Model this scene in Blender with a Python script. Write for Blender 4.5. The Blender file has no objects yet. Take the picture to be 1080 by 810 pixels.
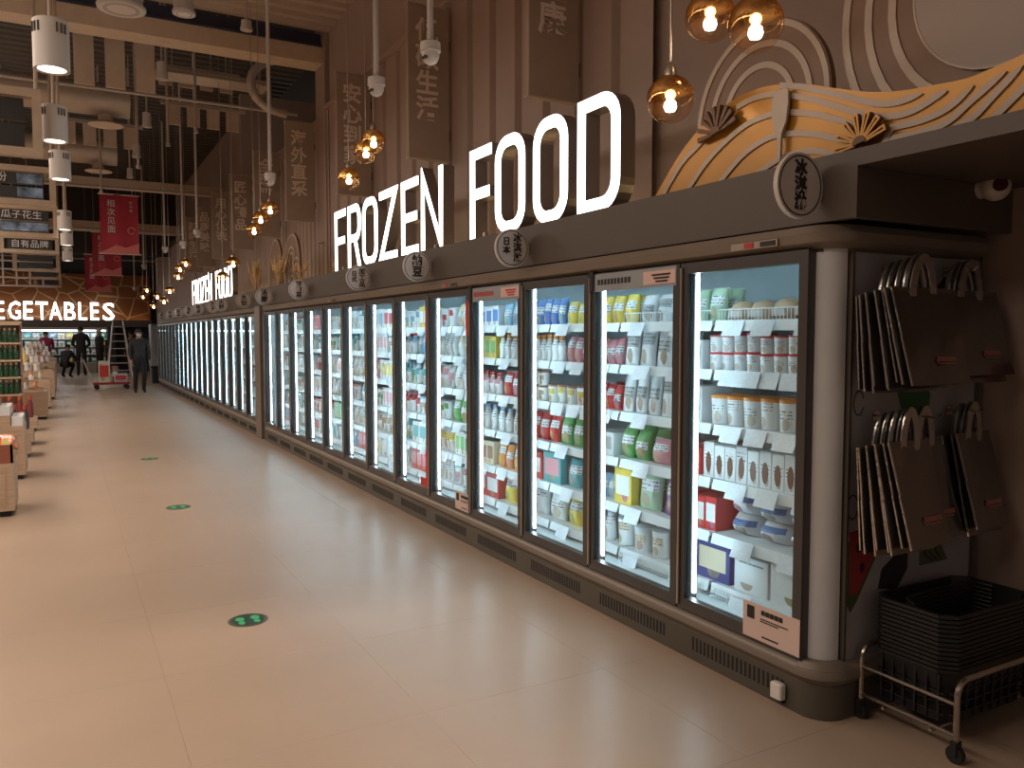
import bpy, bmesh, math, random
from mathutils import Vector, Matrix
random.seed(7)
R = math.radians
sc = bpy.context.scene
COL = sc.collection

# ------------------------------------------------------------------ camera
F_PX, CAM_H = 850.0, 1.55
PITCH = math.atan(51 / 850); YAW = math.atan(474 / 850 * math.cos(PITCH))
cd = bpy.data.cameras.new('camera'); cam = bpy.data.objects.new('camera', cd); COL.objects.link(cam)
cd.sensor_width = 36; cd.lens = F_PX / 1080 * 36; cd.clip_start = 0.05; cd.clip_end = 200
cam.location = (0, 0, CAM_H); cam.rotation_euler = (math.pi / 2 - PITCH, 0, -YAW)
sc.camera = cam
_fw = Vector((math.sin(YAW) * math.cos(PITCH), math.cos(YAW) * math.cos(PITCH), -math.sin(PITCH)))
_rt = Vector((math.cos(YAW), -math.sin(YAW), 0)); _up = _rt.cross(_fw)
def on_x(u, v, c):
    r = _fw + _rt * ((u - 540) / F_PX) + _up * ((405 - v) / F_PX)
    return Vector((0, 0, CAM_H)) + r * (c / r.x)
def on_y(u, v, c):
    r = _fw + _rt * ((u - 540) / F_PX) + _up * ((405 - v) / F_PX)
    return Vector((0, 0, CAM_H)) + r * (c / r.y)

# ------------------------------------------------------------------ world, lights, exposure
w = bpy.data.worlds.new('world'); sc.world = w; w.use_nodes = True
bg = w.node_tree.nodes['Background']; bg.inputs[0].default_value = (1.0, 0.84, 0.72, 1); bg.inputs[1].default_value = 0.20
vs = sc.view_settings
vs.view_transform = 'Standard'; vs.look = 'None'; vs.gamma = 1; vs.exposure = -0.25
try: vs.use_curve_mapping = False
except Exception: pass
sc.cycles.use_denoising = True
sc.cycles.transparent_max_bounces = 24
sc.cycles.max_bounces = 8
sc.cycles.caustics_reflective = False; sc.cycles.caustics_refractive = False
sc.cycles.sample_clamp_indirect = 6.0
def area_light(name, loc, sx, sy, power, color, rot=(0, 0, 0)):
    l = bpy.data.lights.new(name, 'AREA'); l.shape = 'RECTANGLE'; l.size = sx; l.size_y = sy; l.energy = power; l.color = color
    o = bpy.data.objects.new(name, l); COL.objects.link(o); o.location = loc; o.rotation_euler = rot
    return o
WARM = (1.0, 0.835, 0.70)
area_light('area_fill_near', (-2.5, 4.2, 4.4), 1.2, 8, 290, WARM)  # broad downward fill added out of view, no fixture modelled
area_light('area_fill_middle', (-3.4, 14.0, 4.6), 1.6, 10, 640, WARM)
area_light('upward_fill_near', (-2.5, 4.2, 4.5), 1.0, 8, 110, WARM, (math.pi, 0, 0))  # upward fills added out of view to lift the ceiling above its bounce light
area_light('upward_fill_middle', (-3.4, 14.0, 4.7), 1.2, 10, 150, WARM, (math.pi, 0, 0))
area_light('area_fill_far', (-5.2, 28.0, 5.4), 2.4, 12, 620, WARM)  # far downward fill, likewise added out of view
_l = bpy.data.lights.new('added_floor_spot', 'SPOT'); _l.energy = 2300; _l.color = (1.0, .84, .70); _l.spot_size = R(33); _l.spot_blend = .7; _l.shadow_soft_size = .12  # unseen spot added behind the camera to brighten the near floor
_o = bpy.data.objects.new('added_floor_spot', _l); COL.objects.link(_o); _o.location = (-.5, -4.0, 5.5); _o.rotation_euler = (Vector((.05, 3.4, 0)) - Vector((-.5, -4.0, 5.5))).to_track_quat('-Z', 'Y').to_euler()

# ------------------------------------------------------------------ materials
MATS = {}
def mat(name, col, rough=0.5, metal=0.0, noise=0.0, nscale=8.0, emit=0.0, ecol=None, bump=0.0, bscale=60.0, coat=0.0, spec=0.5, stretch=None):
    if name in MATS: return MATS[name]
    m = bpy.data.materials.new(name); m.use_nodes = True; nt = m.node_tree; b = nt.nodes['Principled BSDF']
    b.inputs['Base Color'].default_value = (*col, 1); b.inputs['Roughness'].default_value = rough; b.inputs['Metallic'].default_value = metal
    b.inputs['Specular IOR Level'].default_value = spec
    if coat: b.inputs['Coat Weight'].default_value = coat; b.inputs['Coat Roughness'].default_value = 0.1
    tc = nt.nodes.new('ShaderNodeTexCoord'); src = tc.outputs['Object']
    if stretch:
        mp = nt.nodes.new('ShaderNodeMapping'); mp.inputs['Scale'].default_value = stretch; nt.links.new(src, mp.inputs[0]); src = mp.outputs[0]
    if noise:
        n = nt.nodes.new('ShaderNodeTexNoise'); n.inputs['Scale'].default_value = nscale; n.inputs['Detail'].default_value = 5
        nt.links.new(src, n.inputs['Vector'])
        r = nt.nodes.new('ShaderNodeValToRGB')
        r.color_ramp.elements[0].position = 0.3; r.color_ramp.elements[1].position = 0.7
        r.color_ramp.elements[0].color = (*[max(0, c * (1 - noise)) for c in col], 1); r.color_ramp.elements[1].color = (*[min(1, c * (1 + noise)) for c in col], 1)
        nt.links.new(n.outputs['Fac'], r.inputs[0]); nt.links.new(r.outputs[0], b.inputs['Base Color'])
    if bump:
        n2 = nt.nodes.new('ShaderNodeTexNoise'); n2.inputs['Scale'].default_value = bscale; n2.inputs['Detail'].default_value = 3
        nt.links.new(src, n2.inputs['Vector'])
        bp = nt.nodes.new('ShaderNodeBump'); bp.inputs['Strength'].default_value = bump; bp.inputs['Distance'].default_value = 0.01
        nt.links.new(n2.outputs['Fac'], bp.inputs['Height']); nt.links.new(bp.outputs[0], b.inputs['Normal'])
    if emit:
        b.inputs['Emission Color'].default_value = (*(ecol or col), 1); b.inputs['Emission Strength'].default_value = emit
    MATS[name] = m
    return m
def glass_mat(name, tint=(1, 1, 1), gloss=0.08, rough=0.02):
    m = bpy.data.materials.new(name); m.use_nodes = True; nt = m.node_tree; nt.nodes.clear()
    out = nt.nodes.new('ShaderNodeOutputMaterial'); mx = nt.nodes.new('ShaderNodeMixShader')
    t = nt.nodes.new('ShaderNodeBsdfTransparent'); t.inputs[0].default_value = (*tint, 1)
    g = nt.nodes.new('ShaderNodeBsdfGlossy'); g.inputs['Roughness'].default_value = rough
    lw = nt.nodes.new('ShaderNodeLayerWeight'); lw.inputs[0].default_value = .5
    pw = nt.nodes.new('ShaderNodeMath'); pw.operation = 'POWER'; pw.inputs[1].default_value = 5.0
    mr = nt.nodes.new('ShaderNodeMapRange'); mr.inputs['To Min'].default_value = gloss * .4; mr.inputs['To Max'].default_value = .45
    nt.links.new(lw.outputs['Facing'], pw.inputs[0]); nt.links.new(pw.outputs[0], mr.inputs['Value']); nt.links.new(mr.outputs[0], mx.inputs[0]); nt.links.new(t.outputs[0], mx.inputs[1]); nt.links.new(g.outputs[0], mx.inputs[2]); nt.links.new(mx.outputs[0], out.inputs[0])
    MATS[name] = m; return m
def emit_mat(name, col, strength):
    m = bpy.data.materials.new(name); m.use_nodes = True; nt = m.node_tree; nt.nodes.clear()
    out = nt.nodes.new('ShaderNodeOutputMaterial'); e = nt.nodes.new('ShaderNodeEmission'); e.inputs[0].default_value = (*col, 1); e.inputs[1].default_value = strength
    nt.links.new(e.outputs[0], out.inputs[0]); MATS[name] = m; return m
def pack_mat(name, rough=0.3, pale=False):
    """printed packaging: object colour, a title panel with ink lines and a round food picture"""
    m = bpy.data.materials.new(name); m.use_nodes = True; nt = m.node_tree; b = nt.nodes['Principled BSDF']; L = nt.links.new
    def mth(op, a, b_=None, c=None):
        n = nt.nodes.new('ShaderNodeMath'); n.operation = op
        for k, v in enumerate((a, b_, c)):
            if v is None: continue
            if isinstance(v, (int, float)): n.inputs[k].default_value = v
            else: L(v, n.inputs[k])
        return n.outputs[0]
    def mix(f, a, b_):
        n = nt.nodes.new('ShaderNodeMix'); n.data_type = 'RGBA'
        for k, v in ((0, f), (6, a), (7, b_)):
            if isinstance(v, tuple): n.inputs[k].default_value = v
            else: L(v, n.inputs[k])
        return n.outputs[2]
    oi = nt.nodes.new('ShaderNodeObjectInfo'); tc = nt.nodes.new('ShaderNodeTexCoord'); sx = nt.nodes.new('ShaderNodeSeparateXYZ'); L(tc.outputs['Object'], sx.inputs[0])
    y, z, rnd = sx.outputs[1], sx.outputs[2], oi.outputs['Random']
    off = mth('MULTIPLY', rnd, 53.0); ad = nt.nodes.new('ShaderNodeVectorMath'); ad.operation = 'ADD'; L(tc.outputs['Object'], ad.inputs[0]); L(off, ad.inputs[1])
    n1 = nt.nodes.new('ShaderNodeTexNoise'); n1.inputs['Scale'].default_value = 14; L(ad.outputs[0], n1.inputs['Vector'])
    n2 = nt.nodes.new('ShaderNodeTexNoise'); n2.inputs['Scale'].default_value = 5; L(ad.outputs[0], n2.inputs['Vector'])
    zc = mth('MULTIPLY_ADD', rnd, .25, .48)
    dz = mth('ABSOLUTE', mth('SUBTRACT', z, zc)); ay = mth('ABSOLUTE', y)
    panel = mth('MULTIPLY', mth('LESS_THAN', dz, .15), mth('LESS_THAN', ay, .37))
    ink = mth('MULTIPLY', mth('MULTIPLY', panel, mth('GREATER_THAN', mth('SINE', mth('MULTIPLY', z, 62.0)), .35)), mth('GREATER_THAN', n1.outputs['Fac'], .5))
    cy = mth('SUBTRACT', y, mth('MULTIPLY_ADD', rnd, .3, -.15)); cz = mth('SUBTRACT', z, .24)
    pic = mth('LESS_THAN', mth('ADD', mth('MULTIPLY', cy, cy), mth('MULTIPLY', cz, cz)), .034)
    hs = nt.nodes.new('ShaderNodeHueSaturation'); hs.inputs['Saturation'].default_value = .9; hs.inputs['Value'].default_value = .7; L(mth('MULTIPLY_ADD', rnd, .5, .25), hs.inputs['Hue']); L(oi.outputs['Color'], hs.inputs['Color'])
    white = (.80, .83, .85, 1)
    base = oi.outputs['Color'] if not pale else white
    pan = white if not pale else oi.outputs['Color']
    if pale:
        lt = mix(.35, oi.outputs['Color'], white) if False else oi.outputs['Color']
        pan = lt
    c = mix(panel, base, pan)
    c = mix(ink, c, (.10, .10, .12, 1))
    food = mix(n2.outputs['Fac'], (.55, .36, .20, 1), hs.outputs[0])
    c = mix(pic, c, food)
    L(c, b.inputs['Base Color']); b.inputs['Roughness'].default_value = rough
    MATS[name] = m; return m
def plain_obj_mat(name, rough=0.4):
    m = bpy.data.materials.new(name); m.use_nodes = True; nt = m.node_tree; b = nt.nodes['Principled BSDF']
    oi = nt.nodes.new('ShaderNodeObjectInfo'); nt.links.new(oi.outputs['Color'], b.inputs['Base Color']); b.inputs['Roughness'].default_value = rough
    MATS[name] = m; return m

M_cab = mat('cabinet_taupe', (0.19, 0.155, 0.122), 0.38, noise=0.05, nscale=2)
M_fascia = mat('fascia_taupe', (0.095, 0.075, 0.062), 0.5, noise=0.05, nscale=1.5)
M_kick = mat('kick_grey', (0.09, 0.078, 0.062), 0.4, noise=0.06, nscale=3)
M_post = mat('post_grey', (0.60, 0.61, 0.625), 0.32, 0.0, noise=0.03)
M_frame = mat('door_frame', (0.075, 0.070, 0.068), 0.35, 0.3)
M_alu = mat('aluminium', (0.42, 0.36, 0.30), 0.32, 0.8)
M_inner = mat('freezer_liner', (0.78, 0.88, 0.92), 0.45, noise=0.03)
M_shelf = mat('shelf_white', (0.80, 0.84, 0.86), 0.35)
M_tag = mat('price_tag', (0.78, 0.82, 0.88), 0.25, noise=0.08, nscale=60)
M_led = emit_mat('freezer_led', (0.68, 0.89, 1.0), 32.0)
M_glass = glass_mat('door_glass', (0.90, 0.96, 0.97), 0.12)
M_black = mat('black_matte', (0.012, 0.012, 0.013), 0.6)
M_white = mat('white_paint', (0.60, 0.55, 0.51), 0.45)
M_wallc = mat('wall_corrugated', (0.40, 0.30, 0.25), 0.6, noise=0.06, nscale=1.2)
M_wall = mat('wall_brown', (0.35, 0.26, 0.215), 0.65, noise=0.06, nscale=1.0)
M_blade = mat('blade_board', (0.38, 0.295, 0.24), 0.7, noise=0.05, bump=0.2, bscale=120)
M_char = mat('blade_letters', (0.80, 0.68, 0.60), 0.5)
M_letter = emit_mat('letter_face', (1.0, 0.93, 0.86), 5.0)
M_letterside = mat('letter_return', (0.30, 0.26, 0.24), 0.35, 0.7)
M_signw = mat('sign_white', (0.62, 0.57, 0.54), 0.5)
M_ink = mat('ink_black', (0.02, 0.018, 0.018), 0.6)
M_goldw = mat('wave_gold', (0.43, 0.20, 0.025), 0.3, 0.25, noise=0.10, nscale=2)
M_brownw = mat('arch_brown', (0.20, 0.105, 0.055), 0.4, noise=0.06)
M_cream = mat('cream_board', (0.46, 0.36, 0.28), 0.32, noise=0.04)
M_fan = mat('fan_wood', (0.15, 0.075, 0.04), 0.5, noise=0.1, nscale=12)
M_disc = mat('disc_taupe', (0.36, 0.285, 0.24), 0.4)
M_ceilcream = mat('ceiling_cream', (0.60, 0.46, 0.33), 0.6, noise=0.06)
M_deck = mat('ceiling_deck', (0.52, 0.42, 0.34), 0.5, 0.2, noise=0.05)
M_navy = mat('beam_navy', (0.045, 0.05, 0.085), 0.5)
M_duct = mat('duct_metal', (0.50, 0.40, 0.31), 0.45, 0.3, noise=0.05)
M_pipe = mat('pipe_grey', (0.48, 0.40, 0.34), 0.4, 0.2)
M_copper = mat('pipe_copper', (0.42, 0.2, 0.12), 0.4, 0.4)
M_wood = mat('light_wood', (0.50, 0.355, 0.245), 0.45, noise=0.14, nscale=5, stretch=(1, 1, 8))
M_wood2 = mat('frame_wood', (0.40, 0.29, 0.20), 0.5, noise=0.10, nscale=6)
M_red = mat('banner_red', (0.36, 0.018, 0.035), 0.6, noise=0.08)
M_redlight = mat('banner_pattern', (0.55, 0.14, 0.12), 0.6)
M_silver = mat('insulated_foil', (0.20, 0.18, 0.165), 0.24, 0.85, noise=0.05, bump=0.5, bscale=7)
M_silver2 = mat('foil_bright', (0.50, 0.48, 0.46), 0.22, 0.9, bump=0.5, bscale=25)
M_logo = mat('logo_red', (0.30, 0.11, 0.09), 0.5)
M_basket = mat('basket_black', (0.010, 0.010, 0.011), 0.45)
M_chrome = mat('rack_chrome', (0.45, 0.40, 0.35), 0.25, 0.95)
M_rubber = mat('rubber', (0.01, 0.01, 0.01), 0.7)
M_plug = mat('white_plastic', (0.75, 0.72, 0.68), 0.4)
M_warm = emit_mat('warm_led', (1.0, 0.68, 0.33), 5.0)
M_bulb = emit_mat('bulb_glow', (1.0, 0.86, 0.66), 14.0)
M_lampface = emit_mat('lamp_face', (1.0, 0.90, 0.78), 6.0)
M_pack = pack_mat('printed_pack', .3)
M_packw = pack_mat('printed_pack_white', .3, True)
M_plain = plain_obj_mat('plain_colour', 0.35)
M_skin = mat('skin', (0.42, 0.24, 0.17), 0.55)
M_green = mat('sticker_green', (0.014, 0.045, 0.02), 0.4)
M_greenl = mat('sticker_mark', (0.06, 0.42, 0.18), 0.4)
M_panelart = mat('art_panel', (0.34, 0.325, 0.34), 0.5, noise=0.04)
M_bottle = mat('green_bottle', (0.02, 0.07, 0.03), 0.12, noise=0.2, nscale=30)

# ------------------------------------------------------------------ mesh building
class MB:
    def __init__(s): s.v = []; s.f = []
    def add(s, vs_, fs):
        b = len(s.v); s.v += [tuple(p) for p in vs_]; s.f += [tuple(i + b for i in f) for f in fs]; return s
    def box(s, x0, x1, y0, y1, z0, z1):
        return s.add([(x0, y0, z0), (x1, y0, z0), (x1, y1, z0), (x0, y1, z0), (x0, y0, z1), (x1, y0, z1), (x1, y1, z1), (x0, y1, z1)],
                     [(0, 3, 2, 1), (4, 5, 6, 7), (0, 1, 5, 4), (1, 2, 6, 5), (2, 3, 7, 6), (3, 0, 4, 7)])
    def bbox(s, x0, x1, y0, y1, z0, z1, b=0.008):
        """box with chamfered vertical edges and top rim"""
        def ring(i, z): return [(x0 + i + b, y0 + i, z), (x1 - i - b, y0 + i, z), (x1 - i, y0 + i + b, z), (x1 - i, y1 - i - b, z), (x1 - i - b, y1 - i, z), (x0 + i + b, y1 - i, z), (x0 + i, y1 - i - b, z), (x0 + i, y0 + i + b, z)]
        P = ring(0, z0) + ring(0, z1 - b) + ring(b, z1)
        f = [tuple(range(7, -1, -1)), tuple(range(16, 24))]
        for k in (0, 8):
            for i in range(8): f.append((k + i, k + (i + 1) % 8, k + 8 + (i + 1) % 8, k + 8 + i))
        return s.add(P, f)
    def cyl(s, p0, p1, r, n=10, r1=None, cap=True):
        p0 = Vector(p0); p1 = Vector(p1); r1 = r if r1 is None else r1; d = (p1 - p0).normalized()
        a = d.orthogonal().normalized(); c = d.cross(a)
        P = []
        for p, rr in ((p0, r), (p1, r1)):
            for i in range(n): t = 2 * math.pi * i / n; P.append(p + (a * math.cos(t) + c * math.sin(t)) * rr)
        f = [(i, (i + 1) % n, n + (i + 1) % n, n + i) for i in range(n)]
        if cap: f += [tuple(range(n - 1, -1, -1)), tuple(range(n, 2 * n))]
        return s.add(P, f)
    def tube(s, pts, r, n=8, closed=False):
        pts = [Vector(p) for p in pts]; m = len(pts); P = []; prev = None
        for i, p in enumerate(pts):
            a = pts[(i - 1) % m] if (closed or i > 0) else p; b = pts[(i + 1) % m] if (closed or i < m - 1) else p
            d = (b - a).normalized()
            u = d.orthogonal().normalized() if prev is None else (prev - d * prev.dot(d)).normalized()
            prev = u; v = d.cross(u)
            for k in range(n): t = 2 * math.pi * k / n; P.append(p + (u * math.cos(t) + v * math.sin(t)) * r)
        f = []
        for i in range(m if closed else m - 1):
            j = (i + 1) % m
            for k in range(n): f.append((i * n + k, i * n + (k + 1) % n, j * n + (k + 1) % n, j * n + k))
        if not closed: f += [tuple(range(n - 1, -1, -1)), tuple(range((m - 1) * n, m * n))]
        return s.add(P, f)
    def lathe(s, prof, c=(0, 0, 0), n=16, cap=True):
        P = []
        for r, z in prof:
            for i in range(n): t = 2 * math.pi * i / n; P.append((c[0] + r * math.cos(t), c[1] + r * math.sin(t), c[2] + z))
        f = []
        for k in range(len(prof) - 1):
            for i in range(n): f.append((k * n + i, k * n + (i + 1) % n, (k + 1) * n + (i + 1) % n, (k + 1) * n + i))
        if cap and prof[0][0] > 1e-6: f.append(tuple(range(n - 1, -1, -1)))
        if cap and prof[-1][0] > 1e-6: f.append(tuple(range((len(prof) - 1) * n, len(prof) * n)))
        return s.add(P, f)
    def prism(s, poly, mtx, depth):
        """2-D outline (x, y) in frame mtx, thickness along +z of the frame from 0 to depth"""
        n = len(poly); P = [mtx @ Vector((x, y, 0)) for x, y in poly] + [mtx @ Vector((x, y, depth)) for x, y in poly]
        return s.add(P, [tuple(range(n - 1, -1, -1)), tuple(range(n, 2 * n))] + [(i, (i + 1) % n, n + (i + 1) % n, n + i) for i in range(n)])
    def strip(s, pts, wd, mtx, d0, d1, closed=False, taper=None):
        """a flat stroked line in frame mtx, width wd, from depth d0 to d1"""
        pts = [Vector((p[0], p[1])) for p in pts]; m = len(pts); L = []; Rr = []
        for i, p in enumerate(pts):
            a = pts[(i - 1) % m] if (closed or i > 0) else None; b = pts[(i + 1) % m] if (closed or i < m - 1) else None
            d1_ = (p - a).normalized() if a is not None else None; d2_ = (b - p).normalized() if b is not None else None
            if d1_ is None: d1_ = d2_
            if d2_ is None: d2_ = d1_
            n1 = Vector((-d1_.y, d1_.x)); n2 = Vector((-d2_.y, d2_.x)); nn = (n1 + n2)
            nn = nn.normalized() if nn.length > 1e-6 else n1
            k = min(2.5, 1 / max(0.3, nn.dot(n1))); ww = wd / 2 * (taper[i] if taper else 1)
            L.append(p + nn * ww * k); Rr.append(p - nn * ww * k)
        P = []
        for q in range(m):
            for pt, dd in ((L[q], d0), (Rr[q], d0), (Rr[q], d1), (L[q], d1)): P.append(mtx @ Vector((pt.x, pt.y, dd)))
        f = []
        for i in range(m if closed else m - 1):
            j = (i + 1) % m
            for k in range(4): f.append((i * 4 + k, i * 4 + (k + 1) % 4, j * 4 + (k + 1) % 4, j * 4 + k))
        if not closed: f += [(3, 2, 1, 0), tuple((m - 1) * 4 + k for k in range(4))]
        return s.add(P, f)
    def xf(s, mtx): s.v = [tuple(mtx @ Vector(p)) for p in s.v]; return s
    def mesh(s, name, m=None, smooth=False, recalc=True):
        me = bpy.data.meshes.new(name); me.from_pydata(s.v, [], s.f)
        if recalc:
            bm = bmesh.new(); bm.from_mesh(me); bmesh.ops.recalc_face_normals(bm, faces=bm.faces); bm.to_mesh(me); bm.free()
        if smooth:
            me.shade_smooth(); me.set_sharp_from_angle(angle=R(40))
        if m: me.materials.append(m)
        return me
    def build(s, name, m, parent=None, smooth=False, recalc=True):
        return obj(name, s.mesh(name, m, smooth, recalc), parent)
def obj(name, me, parent=None, loc=None, rot=None, scale=None, color=None):
    o = bpy.data.objects.new(name, me); COL.objects.link(o)
    if parent is not None: o.parent = parent
    if loc is not None: o.location = loc
    if rot is not None: o.rotation_euler = rot
    if scale is not None: o.scale = scale
    if color is not None: o.color = (*color, 1)
    return o
LABELS = {}
def tag(o, label, cat, group=None, kind=None):
    n = len(label.replace(',', ' ').split())
    if not 4 <= n <= 16: print('LABEL LENGTH', n, label)
    if label in LABELS and LABELS[label] is not group: print('DUPLICATE LABEL', label)
    LABELS[label] = group
    o['label'] = label; o['category'] = cat
    if group: o['group'] = group
    if kind: o['kind'] = kind
    return o
def thing(name, label, cat, loc=(0, 0, 0), rz=0, group=None):
    o = bpy.data.objects.new(name, None); COL.objects.link(o); o.location = loc; o.rotation_euler = (0, 0, rz); o.empty_display_size = 0.1
    return tag(o, label, cat, group)
def struct(o, label=None, cat=None):
    o['kind'] = 'structure'
    if label: o['label'] = label
    if cat: o['category'] = cat
    return o
ORD = ['first', 'second', 'third', 'fourth', 'fifth', 'sixth', 'seventh', 'eighth', 'ninth', 'tenth', 'eleventh', 'twelfth', 'thirteenth', 'fourteenth', 'fifteenth', 'sixteenth', 'seventeenth', 'eighteenth', 'nineteenth', 'twentieth']
def MX(x, y, z): return Matrix(((0, 0, -1, x), (-1, 0, 0, y), (0, 1, 0, z), (0, 0, 0, 1)))   # faces the aisle (-X), reads along -Y
def MY(x, y, z): return Matrix(((1, 0, 0, x), (0, 0, -1, y), (0, 1, 0, z), (0, 0, 0, 1)))    # faces the camera end (-Y), reads along +X
def MZ(x, y, z): return Matrix.Translation((x, y, z))
_TX = {}
def text_mesh(body, size, m, mtx, ext=0.002, sx=1.0, align='CENTER', bold=0.0, line=1.0):
    c = bpy.data.curves.new('lettering', 'FONT'); c.body = body; c.size = size; c.extrude = ext; c.offset = bold; c.align_x = align; c.align_y = 'CENTER'; c.space_line = line; c.resolution_u = 2
    t = bpy.data.objects.new('lettering', c); COL.objects.link(t)
    bpy.context.view_layer.update()
    me = bpy.data.meshes.new_from_object(t.evaluated_get(bpy.context.evaluated_depsgraph_get()))
    bpy.data.objects.remove(t); bpy.data.curves.remove(c)
    me.transform(Matrix.Scale(sx, 4, (1, 0, 0))); me.transform(mtx); me.materials.clear(); me.materials.append(m)
    return me
def arc(cx, cy, r, a0, a1, n=16, ry=None):
    ry = r if ry is None else ry
    return [(cx + r * math.cos(R(a0 + (a1 - a0) * i / n)), cy + ry * math.sin(R(a0 + (a1 - a0) * i / n))) for i in range(n + 1)]
def sweep(path, prof, name, m, parent=None, smooth=True):
    """closed profile (outward offset, z) along an open plan path [(x, y, nx, ny)]"""
    b = MB(); n = len(prof); P = []; f = []
    for x, y, nx, ny in path:
        for o_, z in prof: P.append((x + nx * o_, y + ny * o_, z))
    for i in range(len(path) - 1):
        for k in range(n): f.append((i * n + k, i * n + (k + 1) % n, (i + 1) * n + (k + 1) % n, (i + 1) * n + k))
    f += [tuple(range(n - 1, -1, -1)), tuple(range((len(path) - 1) * n, len(path) * n))]
    b.add(P, f); return b.build(name, m, parent, smooth)

# ================================================================== SETTING
def floor_mat(name, joints):
    m = mat(name, (0.42, 0.315, 0.235), 0.34, noise=0.05, nscale=1.3, spec=0.32)
    nt = m.node_tree; b = nt.nodes['Principled BSDF']
    gm = nt.nodes.new('ShaderNodeNewGeometry')
    for nd in nt.nodes:
        if nd.type == 'TEX_NOISE': nt.links.new(gm.outputs['Position'], nd.inputs['Vector'])
    if joints:
        mp = nt.nodes.new('ShaderNodeMapping'); mp.inputs['Location'].default_value = (-0.36, 0.6, 0); nt.links.new(gm.outputs['Position'], mp.inputs[0])
        br = nt.nodes.new('ShaderNodeTexBrick'); br.offset = 0; br.inputs['Scale'].default_value = 1; br.inputs['Mortar Size'].default_value = 0.001
        br.inputs['Brick Width'].default_value = 0.9; br.inputs['Row Height'].default_value = 0.9
        nt.links.new(mp.outputs[0], br.inputs['Vector'])
        mx = nt.nodes.new('ShaderNodeMix'); mx.data_type = 'RGBA'; mx.inputs[7].default_value = (0.31, 0.225, 0.17, 1)
        src = b.inputs['Base Color'].links[0].from_socket
        nt.links.new(br.outputs['Fac'], mx.inputs[0]); nt.links.new(src, mx.inputs[6]); nt.links.new(mx.outputs[2], b.inputs['Base Color'])
    return m
M_floor = floor_mat('floor_stone', True); M_tile = floor_mat('floor_tile_stone', False)
M_joint = mat('floor_joint', (0.31, 0.23, 0.175), 0.6)
TX0, TY0, TS, NTX, NTY = -2.34, -0.6, 0.9, 7, 17
fb = MB(); X1, Y1 = TX0 + TS * NTX, TY0 + TS * NTY
fb.box(-14, TX0, -6, 42, -0.1, 0).box(X1, 6, -6, 42, -0.1, 0).box(TX0, X1, -6, TY0, -0.1, 0).box(TX0, X1, Y1, 42, -0.1, 0)
floor = struct(fb.build('floor', M_floor))
MB().box(TX0, X1, TY0, Y1, -0.1, -0.002).build('joint_bed', M_joint, floor)
tile_me = MB().bbox(-TS / 2 + 0.0004, TS / 2 - 0.0004, -TS / 2 + 0.0004, TS / 2 - 0.0004, -0.05, 0, 0.0006).mesh('tile', M_tile)
for i in range(NTX):
    for j in range(NTY): obj('tile', tile_me, floor, (TX0 + TS * (i + .5), TY0 + TS * (j + .5), 0))

def corrugated_y(x, y0, y1, z0, z1, pitch, groove, depth, name, m, parent=None):
    """vertical ribs: sheet facing -X"""
    pts = []; y = y0; k = 0.25 * groove
    while y < y1 - 1e-6:
        e = min(y + pitch, y1)
        pts += [(x - depth, y), (x - depth, e - groove), (x, e - groove + k), (x, e - k)]; y = e
    pts.append((x - depth, y1))
    P = [(a, b, z0) for a, b in pts] + [(a, b, z1) for a, b in pts]; n = len(pts)
    return MB().add(P, [(i, n + i, n + i + 1, i + 1) for i in range(n - 1)]).build(name, m, parent, recalc=False)
wall = struct(MB().box(3.62, 3.8, -3, 12.15, 0, 7.2).box(3.75, 3.9, 12.15, 39.2, 0, 4.98).box(5.3, 5.4, 12.15, 17.4, 4.9, 7.2).box(3.32, 5.4, 17.4, 17.6, 4.9, 6.5).box(3.9, 4.0, 17.6, 39.2, 4.9, 7.2).build('wall_right', M_wall))
corrugated_y(3.61, 4.42, 12.15, 2.1, 4.92, 0.48, 0.13, 0.055, 'ribbed_panel', M_wallc, wall)
corrugated_y(3.70, 12.3, 26.6, 2.1, 4.80, 0.24, 0.10, 0.04, 'ribbed_panel', M_wallc, wall)
corrugated_y(3.66, 27.2, 38.4, 0.0, 4.80, 0.24, 0.09, 0.04, 'ribbed_panel', M_wallc, wall)
MB().box(3.50, 3.62, 4.42, 12.15, 4.92, 4.97).box(3.53, 3.58, 12.1, 12.18, 2.1, 4.92).build('panel_cap', M_wallc, wall)
MB().box(3.56, 3.76, 17.4, 38.4, 4.80, 4.98).build('panel_cap', M_kick, wall)
MB().box(3.62, 3.76, 12.3, 17.4, 4.80, 4.98).build('panel_cap', M_wall, wall)
MB().box(3.62, 3.76, 26.6, 27.2, 0, 4.8).build('pier', M_wall, wall)
MB().box(3.56, 3.9, 12.2, 12.70, 3.0, 6.9).build('pier', M_wall, wall)
struct(MB().box(-14.2, -14, -6, 42, 0, 7).build('wall_left', M_wall))

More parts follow.
